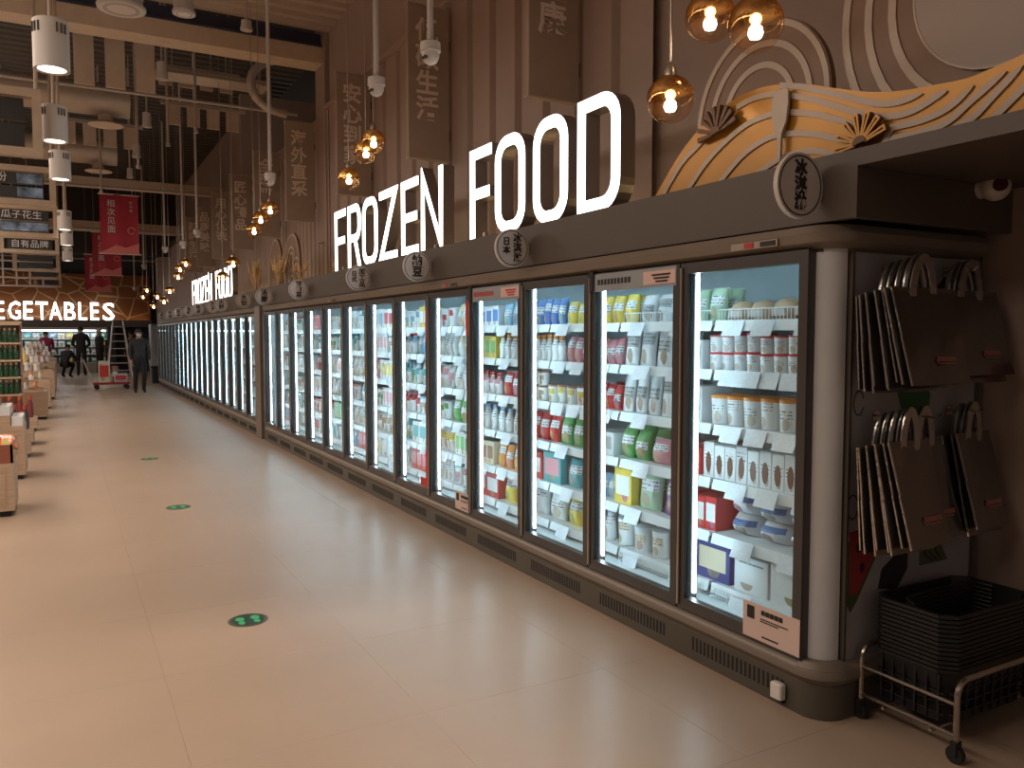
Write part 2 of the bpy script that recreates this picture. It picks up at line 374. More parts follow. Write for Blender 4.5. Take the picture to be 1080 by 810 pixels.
# back wall with the vegetable mural
def mural_mat():
    m = mat('mural_orange', (0.40, 0.15, 0.04), 0.6)
    nt = m.node_tree; b = nt.nodes['Principled BSDF']; tc = nt.nodes.new('ShaderNodeTexCoord')
    mp = nt.nodes.new('ShaderNodeMapping'); mp.inputs['Scale'].default_value = (1.0, 0, 1.3); nt.links.new(tc.outputs['Object'], mp.inputs[0])
    v = nt.nodes.new('ShaderNodeTexVoronoi'); v.feature = 'DISTANCE_TO_EDGE'; v.inputs['Scale'].default_value = 1.25; nt.links.new(mp.outputs[0], v.inputs['Vector'])
    r = nt.nodes.new('ShaderNodeValToRGB'); r.color_ramp.interpolation = 'LINEAR'
    r.color_ramp.elements[0].position = 0.02; r.color_ramp.elements[1].position = 0.035; r.color_ramp.elements[0].color = (0.62, 0.42, 0.24, 1); r.color_ramp.elements[1].color = (0.30, 0.105, 0.03, 1)
    nt.links.new(v.outputs['Distance'], r.inputs[0]); nt.links.new(r.outputs[0], b.inputs['Base Color'])
    return m
wb = struct(MB().box(-14, 4.4, 39.2, 39.5, 0, 7).build('wall_back', mat('wall_bluegrey', (0.085, 0.10, 0.12), 0.6)))
MB().box(-8, 3.4, 38.75, 39.0, 2.16, 4.15).build('mural_panel', mural_mat(), wb)
MB().box(-8, 3.4, 38.2, 38.5, 1.92, 2.20).box(-8, 3.4, 38.5, 39.1, 1.92, 2.14).build('canopy_band', mat('band_grey', (0.16, 0.145, 0.14), 0.5), wb)

MB().box(-6, 3.3, 38.50, 38.54, 2.142, 2.165).build('wash_strip', M_warm, wb)
# ceiling
M_void = mat('ceiling_void', (0.055, 0.042, 0.034), 0.8)
def corrugated_x(x0, x1, y0, y1, z, pitch, depth, name, m, parent=None):
    pts = []; y = y0
    while y < y1:
        pts += [(y, z), (y + pitch * .4, z), (y + pitch * .5, z + depth), (y + pitch * .9, z + depth)]; y += pitch
    P = [(x0, a, b) for a, b in pts] + [(x1, a, b) for a, b in pts]; n = len(pts)
    return MB().add(P, [(i, i + 1, n + i + 1, n + i) for i in range(n - 1)]).build(name, m, parent, recalc=False)
ceil = struct(MB().box(-14, 4.5, -3, 12.4, 6.45, 6.5).box(-14, 5.5, 12.4, 40, 6.95, 7.0).build('ceiling', M_void))
corrugated_x(-14, 3.62, -2, 12.4, 6.10, 0.30, 0.07, 'deck_sheet', M_deck, ceil)
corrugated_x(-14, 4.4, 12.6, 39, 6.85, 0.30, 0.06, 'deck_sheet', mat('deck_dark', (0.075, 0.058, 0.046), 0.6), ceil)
b1 = struct(MB().box(-14, 3.56, 12.3, 12.7, 5.66, 5.90).build('trim_1', M_ceilcream), 'cream boxed beam spanning beneath the dark steel girder', 'beam')
b2 = struct(MB().box(-14, 3.56, 12.38, 12.46, 5.93, 6.12).box(-14, 3.56, 12.28, 12.62, 5.90, 5.93).build('trim_2', M_navy), 'dark navy steel girder below the ribbed roof deck', 'beam')
b3 = struct(MB().box(-14, 4.0, 23.0, 23.35, 5.30, 5.52).build('trim_3', M_ceilcream), 'cream ceiling beam behind the round ducts', 'beam')
b4 = struct(MB().box(-14, 4.0, 30.0, 30.4, 5.00, 5.30).build('trim_4', M_ceilcream), 'pale ceiling beam above the red banners', 'beam')
MB().box(-14, 4.0, 33.0, 33.1, 4.5, 6.9).build('ceiling_bulkhead', M_void, ceil)

MB().box(-14, 3.62, -1.1, -1.0, 3.65, 6.3).build('ceiling_bulkhead', M_wall, ceil)  # added unseen behind the camera; its lower edge cuts the spot's floor pool
# round ducts, pipes and boards hung in the ceiling void
def duct(x0, x1, y, z, r, label):
    t = thing('air_duct', label, 'duct', (x0, y, z), 0, 'ceiling air ducts')
    MB().cyl((0, 0, 0), (x1 - x0, 0, 0), r, 18).build('duct_tube', M_duct, t, True)
    L = x1 - x0
    k = 0
    while k * 1.2 < L:
        MB().cyl((k * 1.2, 0, 0), (k * 1.2 + 0.05, 0, 0), r + 0.015, 18).build('duct_flange', M_pipe, t, True); k += 1
    for q in (0.3 * L, 0.8 * L): MB().cyl((q, 0, r * .9), (q, 0, (6.9 if y > 12.5 else 6.3) - z), 0.012, 6).build('hanger_rod', M_pipe, t)
    dx = L - 0.35
    MB().lathe([(0.10, 0), (0.11, -0.12), (0.24, -0.16), (0.26, -0.18), (0.18, -0.185), (0, -0.17)], (dx, 0, -r + 0.03), 18).build('diffuser', M_ceilcream, t, True)
duct(-9, 1.05, 14.6, 5.30, 0.25, 'large round duct in ceiling just behind the cream beam')
duct(-9, 1.10, 19.0, 5.36, 0.26, 'second round duct deeper in the ceiling void')
pipes = [((-14, 13.6, 5.20), (3.5, 13.6, 5.20), .025, 'thin sprinkler pipe crossing in front of the first round duct'),
         ((-14, 21.5, 5.05), (3.5, 21.5, 5.05), .025, 'thin sprinkler pipe crossing between round duct and cream beam'),
         ((-14, 27.0, 4.70), (3.5, 27.0, 4.70), .03, 'thin sprinkler pipe crossing above the wall of banners'),
         ((-14, 34.0, 4.40), (3.5, 34.0, 4.40), .03, 'thin pipe crossing near the orange mural wall')]
for a, b_, r_, lb in pipes: tag(MB().cyl(a, b_, r_, 8).build('ceiling_pipe', M_pipe, None, True), lb, 'pipe', 'ceiling pipes')
t = thing('pipe_bundle', 'bundle of cream and copper pipes on a ceiling tray', 'pipes', (1.3, 14.3, 5.85))
for k in range(5): MB().cyl((0, .09 * k, .03 * (k % 2)), (1.9, .09 * k, .03 * (k % 2)), .03, 8).build('pipe', M_copper if k in (1, 3) else M_ceilcream, t, True)
MB().box(0, 1.9, -.05, .45, -.07, -.04).build('tray', M_duct, t)
for q in (.1, 1.0, 1.8): MB().cyl((q, .2, -.04), (q, .2, 1.0), .012, 6).build('hanger_rod', M_pipe, t)
t = thing('curved_duct', 'curved flexible duct elbow hanging beside the wall pier', 'duct', (2.55, 13.3, 5.5))
MB().tube([(.7 - .55 * math.sin(R(a)), 0, -.05 - .42 * (1 - math.cos(R(a))) + .5) for a in range(0, 181, 12)][::-1] + [], .07, 10).build('hose', M_pipe, t, True)
def board_row(x, y, z, n, label, w=0.26, h=0.75):
    t = thing('ceiling_baffles', label, 'baffle', (x, y, z))
    for k in range(n):
        MB().box(k * w * 1.55, k * w * 1.55 + w, -.02, .02, 0, h).build('baffle_board', M_ceilcream, t)
    MB().box(-.1, n * w * 1.55, -.03, .03, h, h + .06).build('rail', M_pipe, t)
    for k in (0, n - 1): MB().cyl((k * w * 1.55 + w / 2, 0, h), (k * w * 1.55 + w / 2, 0, 6.85 - z), .01, 6).build('hanger_rod', M_pipe, t)
board_row(0.25, 13.3, 5.15, 3, 'three pale baffle boards hanging below the cream beam')
board_row(1.6, 15.6, 5.95, 4, 'four pale baffle boards above the pipe bundle', .22, .3)
board_row(1.75, 15.9, 5.35, 4, 'four pale baffle boards below the pipe bundle', .22, .35)
board_row(0.1, 17.2, 5.10, 4, 'four dim baffle boards between the two round ducts', .22, .4)
for k, (x, y, z0) in enumerate([(1.55, 14.0, 4.6), (1.15, 14.5, 4.3), (2.0, 14.2, 4.9), (0.75, 18.0, 4.4)]):
    tag(MB().cyl((x, y, z0), (x, y, 6.82), .02, 8).cyl((x, y, z0 - .05), (x, y, z0), .035, 8).build('drop_rod', M_pipe, None, True), 'thin vertical ceiling rod, %s of four among the baffles' % ORD[k], 'rod', 'ceiling rods')

# ================================================================== FREEZERS
XF, DW, Y0 = 2.62, 0.76, 2.22
SHZ = [0.32, 0.57, 0.84, 1.11, 1.38, 1.62]      # shelf tops, lowest first
SX0, SX1 = 2.80, 3.42
ZB, ZT = 0.235, 1.89
BASE = [(0, .235), (.03, .228), (.052, .205), (.055, .175), (.035, .150), (.028, .145), (.028, 0), (-.08, 0), (-.08, .235)]
CORN = [(-.06, 1.89), (.02, 1.893), (.05, 1.915), (.058, 1.95), (.042, 1.98), (0, 1.99), (-.06, 1.99)]
CR = 0.09
corner = [(XF + CR - CR * math.cos(R(a)), 2.15 + CR - CR * math.sin(R(a)), -math.cos(R(a)), -math.sin(R(a))) for a in range(0, 91, 10)]
# shared meshes
fr = MB(); W2, S = DW / 2 - 0.006, 0.045
fr.box(-.045, 0, -W2, -W2 + S, ZB, ZT).box(-.045, 0, W2 - S, W2, ZB, ZT).box(-.045, 0, -W2 + S, W2 - S, ZB, ZB + .055).box(-.045, 0, -W2 + S, W2 - S, ZT - .05, ZT)
door_me = fr.mesh('door_frame', M_frame)
pane_me = MB().box(-.028, -.022, -W2 + S, W2 - S, ZB + .055, ZT - .05).mesh('glass_pane', M_glass)
grip_me = MB().bbox(-.058, -.045, -.007, .007, ZB + .02, ZT - .02, .003).mesh('grip', M_alu)
led2_me = MB().box(0, .011, -.006, .006, .30, 1.84).mesh('led_strip', emit_mat('far_freezer_led', (.66, .88, 1.0), 13.0))
M_topfill = emit_mat('freezer_top_fill', (.70, .90, 1.0), 10.0)  # glow of the hidden fill strip added above the shelves
led_me = MB().box(0, .011, -.006, .006, .30, 1.84).mesh('led_strip', M_led)
mull_me = MB().box(0, .045, -.035, .035, ZB, ZT).mesh('mullion', mat('mullion_dark', (.06, .045, .045), .5))
tagm = MB().prism([(-.062, -.040), (.062, -.040), (.062, .040), (-.062, .040)], Matrix.Identity(4), .002).mesh('price_tag', M_tag)
hook_me = MB().bbox(-.06, -.04, -.02, .02, -.06, .05, .005).mesh('hinge_cover', M_black)
def shelf_mesh(L):
    b = MB().box(SX0, SX1, 0, L, -.018, 0)
    b.add([(SX0, 0, 0), (SX0, L, 0), (SX0 - .012, L, -.045), (SX0 - .012, 0, -.045), (SX0 - .006, 0, .004), (SX0 - .006, L, .004), (SX0 - .018, L, -.047), (SX0 - .018, 0, -.047)],
          [(0, 1, 2, 3), (4, 7, 6, 5), (0, 4, 5, 1), (3, 2, 6, 7), (0, 3, 7, 4), (1, 5, 6, 2)])
    return b.mesh('shelf', M_shelf)
def freezer(name, label, y0, n, path, first):
    y1 = y0 + n * DW
    t = thing(name, label, 'freezer', (0, 0, 0))
    sweep(path, BASE, 'base_bumper', M_cab, t)
    sweep([(x, y, nx, ny) for x, y, nx, ny in path], [(.0285, .003), (.031, .003), (.031, .142), (.0285, .142)], 'kick_panel', M_kick, t)
    sweep(path, CORN, 'cornice', M_cab, t)
    MB().box(3.45, 3.55, y0 - .03, y1, .05, 1.99).build('back_panel', M_inner, t)
    MB().box(2.64, 3.45, y0 - .03, y1, 1.93, 1.985).build('top_panel', M_inner, t)
    MB().box(2.66, 3.45, y0 - .03, y1, .10, .25).build('deck_panel', M_inner, t)
    MB().box(2.66, 3.45, y1 - .005, y1 + .02, .10, 1.95).box(2.66, 3.45, y0 - .035, y0 - .03, .10, 1.95).build('side_panel', M_inner, t)
    MB().box(XF, XF + .05, y0 - .02, y1, ZT - .01, ZT + .04).build('head_rail', M_frame, t)
    MB().box(2.70, 2.72, y0 + .02, y1 - .05, 1.912, 1.926).build('top_lamp', M_topfill if first else led2_me.materials[0], t)  # hidden glowing strip added to brighten the upper interior
    gm = MB()
    for k in range(22): gm.box(-.0325, -.029, .10 + k * .026, .112 + k * .026, .05, .115)
    grille = gm.mesh('vent_grille', M_black)
    for k in range(n):
        yc = y0 + DW * (k + .5)
        d = obj('door', door_me, t, (XF, yc, 0)); obj('glass_pane', pane_me, d)
        obj('grip', grip_me, d, (0, W2 - .01, 0))
        obj('vent_grille', grille, t, (XF, y0 + DW * k, 0))['kind'] = 'stuff'
        mu = obj('mullion', mull_me, t, (XF + .005, y0 + DW * (k + 1) - (.035 if k == n - 1 else 0), 0)); lm_ = led_me if first else led2_me; obj('led_strip', lm_, mu, (.02, -.0415, 0)); k < n - 1 and obj('led_strip', lm_, mu, (.02, .0415, 0))
    return t
path1 = [(XF, Y0 + 13 * DW, -1, 0)] + corner + [(3.56, 2.15, 0, -1)]
fz1 = freezer('display_freezer', 'long upright freezer with thirteen lit glass doors and rounded taupe corner', Y0, 13, path1, True)
sm = shelf_mesh(DW - .02)
TAGS = {0: [2, 2, 3, 4, 5, 3], 1: [2, 2, 2, 2, 2, 2], 2: [2, 2, 2, 4, 3, 2]}
DOORS1 = [o for o in fz1.children if o.name.split('.')[0] == 'door']
for k in range(13):
    for s_, z in enumerate(SHZ):
        sh = obj('shelf', sm, fz1, (0, Y0 + DW * k + .01, z))
        if k < 7:
            nt_ = TAGS.get(k, [2, 3, 2, 3, 2, 3])[s_]
            for q in range(nt_):
                yy = (DW - .1) * (q + .6 + random.uniform(-.15, .15)) / nt_ + .03
                o = obj('price_tag', tagm, sh, (SX0 - .022 - (.012 if q % 2 else 0), yy, -.035)); o.rotation_euler = (R(90) - R(22), 0, R(-90))
# top shelf wire guard in the first two bays
for k in (0, 1):
    g = MB(); ya, yb = Y0 + DW * k + .03, Y0 + DW * (k + 1) - .03
    g.tube([(SX0 - .004, ya, SHZ[5] + .055), (SX0 - .004, yb, SHZ[5] + .055)], .003, 5)
    for i in range(34): yy = ya + (yb - ya) * i / 33; g.tube([(SX0 - .004, yy, SHZ[5]), (SX0 - .004, yy, SHZ[5] + .055)], .0018, 4)
    g.build('wire_guard', M_shelf, fz1)['kind'] = 'stuff'
# lower wire racks in the first two bays
for k in (0, 1):
    g = MB(); ya, yb = Y0 + DW * k + .03, Y0 + DW * (k + 1) - .03
    for zz in (.27, .29, .31): g.tube([(SX0 - .03, ya, zz), (SX0 - .03, yb, zz)], .002, 4)
    for i in range(40): yy = ya + (yb - ya) * i / 39; g.tube([(SX0 - .03, yy, .255), (SX0 - .03, yy, .312)], .0015, 4)
    g.build('wire_guard', M_shelf, fz1)['kind'] = 'stuff'
# rounded corner post and end panel with fruit prints
cp = sweep(corner, [(0, .19), (-.02, .19), (-.02, 1.90), (0, 1.90)], 'corner_post', M_post, fz1)
sweep([(x, y, nx, ny) for x, y, nx, ny in corner], [(-.01, .19), (.045, .19), (.05, .21), (.03, .235), (-.01, .24)], 'corner_collar', M_cab, fz1)
ep = MB().box(2.735, 3.56, 2.138, 2.16, .19, 1.90).build('end_panel', M_panelart, fz1)
ef = MB().box(2.722, 2.735, 2.134, 2.16, .19, 1.90).box(3.56, 3.575, 2.132, 2.16, .19, 1.90).box(2.715, 3.575, 2.132, 2.16, 1.88, 1.90).box(2.715, 3.575, 2.132, 2.16, .18, .20).build('end_panel_frame', M_kick, fz1)
def print_on_panel(name, poly, col, d=0.001, mname=None):
    return MB().prism(poly, MY(0, 2.138, 0), d).build(name, mat(mname or name + '_ink', col, .55), ep)
print_on_panel('melon_rind', [(2.74, .46), (2.76, .425), (2.80, .47), (2.98, .74), (2.74, .72)], (.06, .085, .04), .001)
print_on_panel('melon_flesh', [(2.755, .50), (2.80, .50), (2.99, .77), (2.745, .76)], (.26, .028, .032), .002)
for x, z in ((2.80, .69), (2.87, .685), (2.825, .605)): print_on_panel('melon_seed', [(x + a, z + b) for a, b in arc(0, 0, .015, 0, 330, 9, .022)], (.02, .015, .015), .003, 'seed_ink')
print_on_panel('leaf_print', [(3.0, 1.36), (3.18, 1.38), (3.24, 1.30), (3.22, 1.16), (3.12, 1.05), (3.09, 1.14), (3.05, 1.24)], (.03, .12, .035))
print_on_panel('aubergine_print', [(2.93, .50), (2.95, .58), (3.02, .62), (3.05, .72), (3.09, .78), (3.12, .70), (3.12, .56), (3.05, .48)], (.02, .017, .022))
print_on_panel('swirl_print', [(3.20, .56), (3.20, .68), (3.25, .745), (3.31, .70), (3.36, .62), (3.40, .56)], (.10, .12, .06))
for k in range(3): MB().strip([(3.22 + .03 * k, .70 - .02 * k), (3.25 + .03 * k, .66 - .02 * k), (3.23 + .04 * k, .61), (3.29 + .03 * k, .57)], .008, MY(0, 2.138, 0), 0, .002).build('swirl_line', M_ink, ep)
print_on_panel('flower_print', [(2.93 + .02 * a, 1.74 + .02 * b) for a, b in [(0, 0), (1, 3), (2, 1), (3, 4), (5, 1), (6, 4), (8, 2), (10, 5), (12, 1), (15, 4), (17, 1), (20, 4), (22, 0), (20, -3), (10, -4), (3, -3)]], (.02, .02, .022))
for k, (x, z) in enumerate([(2.78, 1.28), (2.76, .86)]):
    MB().strip(arc(x, z, .03, 20, 340, 12, .05), .004, MY(0, 2.138, 0), 0, .002).build('outline_print', M_ink, ep)
MB().strip([(3.5, .80), (3.44, .83), (3.38, .81), (3.30, .82), (3.24, .78)], .005, MY(0, 2.138, 0), 0, .002).build('outline_print', M_ink, ep)

# run 2 further down the aisle
YR2 = 12.72
path2 = [(XF, YR2 + 19 * DW, -1, 0), (XF, YR2 - .02, -1, 0)]
fz2 = freezer('display_freezer', 'far freezer run with rows of narrow lit glass doors beyond the brown post', YR2, 19, path2, False)
for z in SHZ: obj('shelf', shelf_mesh(19 * DW - .1), fz2, (0, YR2 + .05, z))
MB().box(2.565, 3.5, 12.33, 12.70, 0, 1.99).build('end_cheek', M_cab, fz2)
MB().box(2.60, 3.5, 12.11, 12.30, 0, 1.99).build('far_end_cheek', M_kick, fz1)

# hardware and paper on doors
for k in (1, 3): obj('hinge_cover', hook_me, DOORS1[k], (0, W2 - .03, ZT - .04))
def door_sheet(name, k, y0, y1, z0, z1, m, dx=.0):
    return MB().box(-.0475 - dx, -.0455 - dx, y0, y1, z0, z1).build(name, m, DOORS1[k])
M_hdr = mat('header_sticker', (.30, .33, .36), .4, noise=.06); M_badge = mat('badge_pink', (.72, .50, .44), .45); M_paper = mat('paper_pink', (.68, .52, .46), .6)
M_redst = mat('sticker_red', (.5, .03, .03), .45)
for k in (1, 3):
    door_sheet('header_sticker', k, -W2 + .02, W2 - .05, ZT - .10, ZT - .005, M_hdr)
    door_sheet('header_badge', k, -W2 + .025, -W2 + .27, ZT - .085, ZT - .02, M_badge, .002)
    pb = MB()
    for j in range(3): pb.box(-.052, -.0495, -W2 + .06 + .01 * j, -W2 + .20 - .015 * j, ZT - .045 - .016 * j, ZT - .036 - .016 * j)
    for j in range(10): pb.box(-.0495, -.047, W2 - .10 - j * .03, W2 - .08 - j * .03, ZT - .065, ZT - .035)
    pb.build('header_print', M_ink if k == 1 else M_redst, DOORS1[k])['kind'] = 'stuff'
for k, (ya, yb, za, zb) in {0: (-W2 + .0, -W2 + .31, .245, .40), 4: (-W2 + .02, -W2 + .24, .245, .38)}.items():
    door_sheet('notice_paper', k, ya, yb, za, zb, M_paper, .001)
    pb = MB(); pb.box(-.051, -.0485, yb - .065, yb - .025, zb - .07, zb - .015)
    for j in range(5): pb.box(-.051, -.0485, yb - .125 - .024 * j, yb - .105 - .024 * j, zb - .04, zb - .02)
    pb.box(-.051, -.0485, yb - .25, yb - .10, zb - .060, zb - .056).box(-.051, -.0485, yb - .20, yb - .10, zb - .070, zb - .066).box(-.051, -.0485, yb - .20, yb - .11, za + .018, za + .024)
    pb.build('notice_print', M_ink, DOORS1[k])['kind'] = 'stuff'
door_sheet('red_sticker', 4, -W2 + .0, -W2 + .05, 1.55, 1.80, M_redst); door_sheet('red_sticker', 5, -W2, -W2 + .05, .30, .62, M_redst); door_sheet('red_sticker', 5, -W2 + .0, -W2 + .04, 1.50, 1.78, M_redst); door_sheet('red_sticker', 5, -W2 + .05, -W2 + .16, .31, .38, M_redst)
# control panels on the cornice
for y in (2.47, 5.55, 8.6):
    c_ = MB().box(2.556, 2.565, y - .10, y + .16, 1.915, 1.945).build('control_strip', M_alu, fz1)
    MB().box(2.553, 2.556, y + .03, y + .08, 1.92, 1.942).build('red_display', M_redst, c_); MB().box(2.553, 2.556, y - .09, y - .01, 1.92, 1.94).build('button_row', M_ink, c_)

# header fascia over both runs
cf = thing('header_fascia', 'long taupe header board running above all the freezer doors', 'header', (0, 0, 0))
MB().box(2.60, 2.64, 2.03, 27.3, 1.992, 2.245).build('front_board', M_fascia, cf)
MB().box(2.64, 3.61, 2.03, 2.06, 1.992, 2.18).build('return_board', M_fascia, cf)
MB().box(2.60, 3.60, .2, 2.03, 2.182, 2.245).box(2.64, 3.618, 2.06, 4.36, 2.182, 2.22).box(2.64, 3.53, 4.36, 27.3, 2.182, 2.22).build('top_slab', M_fascia, cf)
MB().box(3.40, 3.45, 2.6, 27.0, 2.225, 2.25).build('light_strip', M_warm, cf)
MB().box(2.80, 2.82, 2.1, 3.3, 2.222, 2.245).build('light_strip', M_warm, cf)

# ================================================================== PRODUCTS
def U_tub():
    return MB().lathe([(.40, 0), (.44, .03), (.49, .86), (.49, .88)], n=14).mesh('ice_cream_tub', M_packw, True), MB().lathe([(.5, .88), (.5, .97), (.46, 1.0), (0, 1.0)], n=14).mesh('lid', M_plain, True)
def U_box(m=M_pack):
    return MB().bbox(-.5, .5, -.5, .5, 0, 1, .02).mesh('frozen_food_box', m), MB().box(-.503, -.5, -.40, .40, .25, .80).mesh('front_print', M_plain)
def U_pouch():
    nx, nz = 4, 5; P = []; f = []
    for side in (-1, 1):
        for j in range(nz + 1):
            for i in range(nx + 1):
                u, v = i / nx, j / nz; th_ = math.sin(math.pi * u) ** .5 * math.sin(math.pi * min(1, v * .95 + .02)) ** .45
                P.append((side * .5 * th_ * (1.0 - .25 * v), (u - .5) * (1 - .06 * math.sin(math.pi * v)), v))
    o_ = (nx + 1) * (nz + 1)
    for s_ in (0, o_):
        for j in range(nz):
            for i in range(nx): a = s_ + j * (nx + 1) + i; f.append((a, a + 1, a + nx + 2, a + nx + 1))
    b = MB().add(P, f); me = b.mesh('frozen_pouch', M_pack, True)
    bm = bmesh.new(); bm.from_mesh(me); bmesh.ops.remove_doubles(bm, verts=bm.verts, dist=1e-4); bmesh.ops.recalc_face_normals(bm, faces=bm.faces); bm.to_mesh(me); bm.free()
    seal = MB().box(-.02, .02, -.48, .48, .955, 1.02).mesh('seal', M_plain)
    return me, seal
def U_bar():
    return MB().bbox(-.5, .5, -.5, .5, 0, 1, .03).mesh('ice_cream_bar_pack', M_packw), MB().prism([(x, y) for x, y in arc(0, .42, .26, 0, 350, 12, .30)], MX(-.5, 0, 0), .02).mesh('bar_picture', mat('chocolate', (.16, .06, .03), .4))
def U_bread():
    P = [(-.5, -.5, 0), (.5, -.5, 0), (.5, .5, 0), (-.5, .5, 0)]
    return MB().lathe([(.3, 0), (.5, .2), (.52, .5), (.40, .85), (.15, 1.0), (0, 1.0)], n=10).mesh('bun_pack', M_plain, True), MB().box(-.52, -.42, -.3, .3, .2, .5).mesh('pack_label', M_signw)
def U_bottle():
    return MB().lathe([(.40, 0), (.46, .05), (.46, .55), (.30, .75), (.22, .85)], n=10).mesh('drink_bottle', M_packw, True), MB().lathe([(.26, .85), (.26, 1.0), (0, 1.0)], n=10).mesh('cap', M_plain, True)
_wp = U_pouch(); _wp[0].materials.clear(); _wp[0].materials.append(M_packw)
UN = {'wpouch': _wp, 'tub': U_tub(), 'box': U_box(), 'wbox': U_box(M_packw), 'pouch': U_pouch(), 'bar': U_bar(), 'bread': U_bread(), 'bottle': U_bottle()}
NAMES = {'tub': ('ice_cream_tub', 'tub'), 'box': ('frozen_food_box', 'box'), 'wbox': ('frozen_food_box', 'box'), 'pouch': ('frozen_pouch', 'pouch'), 'wpouch': ('white_frozen_pouch', 'pouch'), 'bar': ('ice_cream_bar_pack', 'ice cream'), 'bread': ('bun_pack', 'buns'), 'bottle': ('drink_bottle', 'bottle')}
LINK = {'wpouch': 'print', 'tub': 'lid', 'box': 'front print', 'wbox': 'front print', 'pouch': 'seal', 'bar': 'print', 'bread': 'film', 'bottle': 'cap'}
PAL = {'white': (.82, .85, .86), 'red': (.62, .05, .05), 'green': (.16, .42, .14), 'palegreen': (.42, .60, .42), 'yellow': (.80, .60, .10), 'blue': (.10, .22, .55), 'skyblue': (.30, .52, .72), 'teal': (.10, .42, .46), 'pink': (.72, .32, .36), 'tan': (.55, .38, .24), 'brown': (.30, .15, .08), 'orange': (.75, .28, .06), 'navy': (.06, .07, .25), 'purple': (.30, .14, .42), 'cream': (.75, .66, .48), 'grey': (.45, .47, .48)}
def put(kind, x, y, z, d, w_, h, color, accent, label, group, tilt=0, rz=0):
    me, part = UN[kind]
    nm, cat = NAMES[kind]
    jit = random.uniform(.92, 1.06)
    o = obj(nm, me, None, (x, y, z), (0, R(tilt), R(rz)), (d, w_, h), tuple(min(1, c * jit) for c in PAL[color]))
    tag(o, label, cat, group)
    c = obj({'wpouch': 'seal', 'tub': 'lid', 'box': 'front_print', 'wbox': 'front_print', 'pouch': 'seal', 'bar': 'bar_picture', 'bread': 'pack_label', 'bottle': 'cap'}[kind], part, o, color=PAL[accent])
    return o
SK = 2.84 / XF      # what shows behind each pane is further along the shelf
def fill_row(bay, s_, specs, rows=1):
    """specs: t0, t1 (0 = far side of the pane, 1 = near side), count, kind, height, depth, colour, accent, layers"""
    items = []; win = DW * SK
    for (t0, t1, n, kind, h, d, colr, acc, layers) in specs:
        for q in range(n): items.append((t0 + (t1 - t0) * (q + .5) / n, (t1 - t0) / n * win, kind, h, d, colr, acc, layers))
    items.sort(key=lambda a: -a[0])
    ya = (Y0 + DW * bay) * SK
    for i, (t_, wd, kind, h, d, colr, acc, layers) in enumerate(items):
        y = ya + (1 - t_) * win
        if y + wd / 2 > Y0 + 13 * DW - .06: continue
        h = h * random.uniform(.95, 1.05)
        for L in range(layers):
            for r_ in range(rows):
                rnd_ = kind in ('tub', 'bottle', 'bread')
                dd = min(d, wd * .97) if rnd_ else d
                ww = dd if rnd_ else wd * .96
                x = SX0 + .03 + dd / 2 + r_ * dd * 1.06
                nm = {'wpouch': 'printed white pouch', 'tub': 'tub', 'box': 'box', 'wbox': 'box', 'pouch': 'pouch', 'bar': 'bar pack', 'bread': 'bun pack', 'bottle': 'bottle'}[kind]
                pos = ('upper ' if L == 1 else 'lower ' if layers == 2 else '') + ('rear ' if r_ else '')
                link = ' with %s %s' % (acc, LINK[kind])
                if kind in ('bread', 'pouch', 'wpouch', 'bar') or (L and r_) or (layers == 2 and r_): link = ''
                lab = '%s%s %s%s, %s from near end, %s shelf, %s glass door' % (pos, colr, nm, link, ORD[i], ORD[5 - s_], ORD[bay])
                put(kind, x, y, SHZ[s_] + L * h * 1.005, dd, ww, h, colr, acc, lab, 'goods on %s shelf of %s freezer door' % (ORD[5 - s_], ORD[bay]), 7 if 'pouch' in kind else 0, random.uniform(-3, 3) if kind not in ('wbox', 'box', 'bar') else 0)
W_ = 'white'
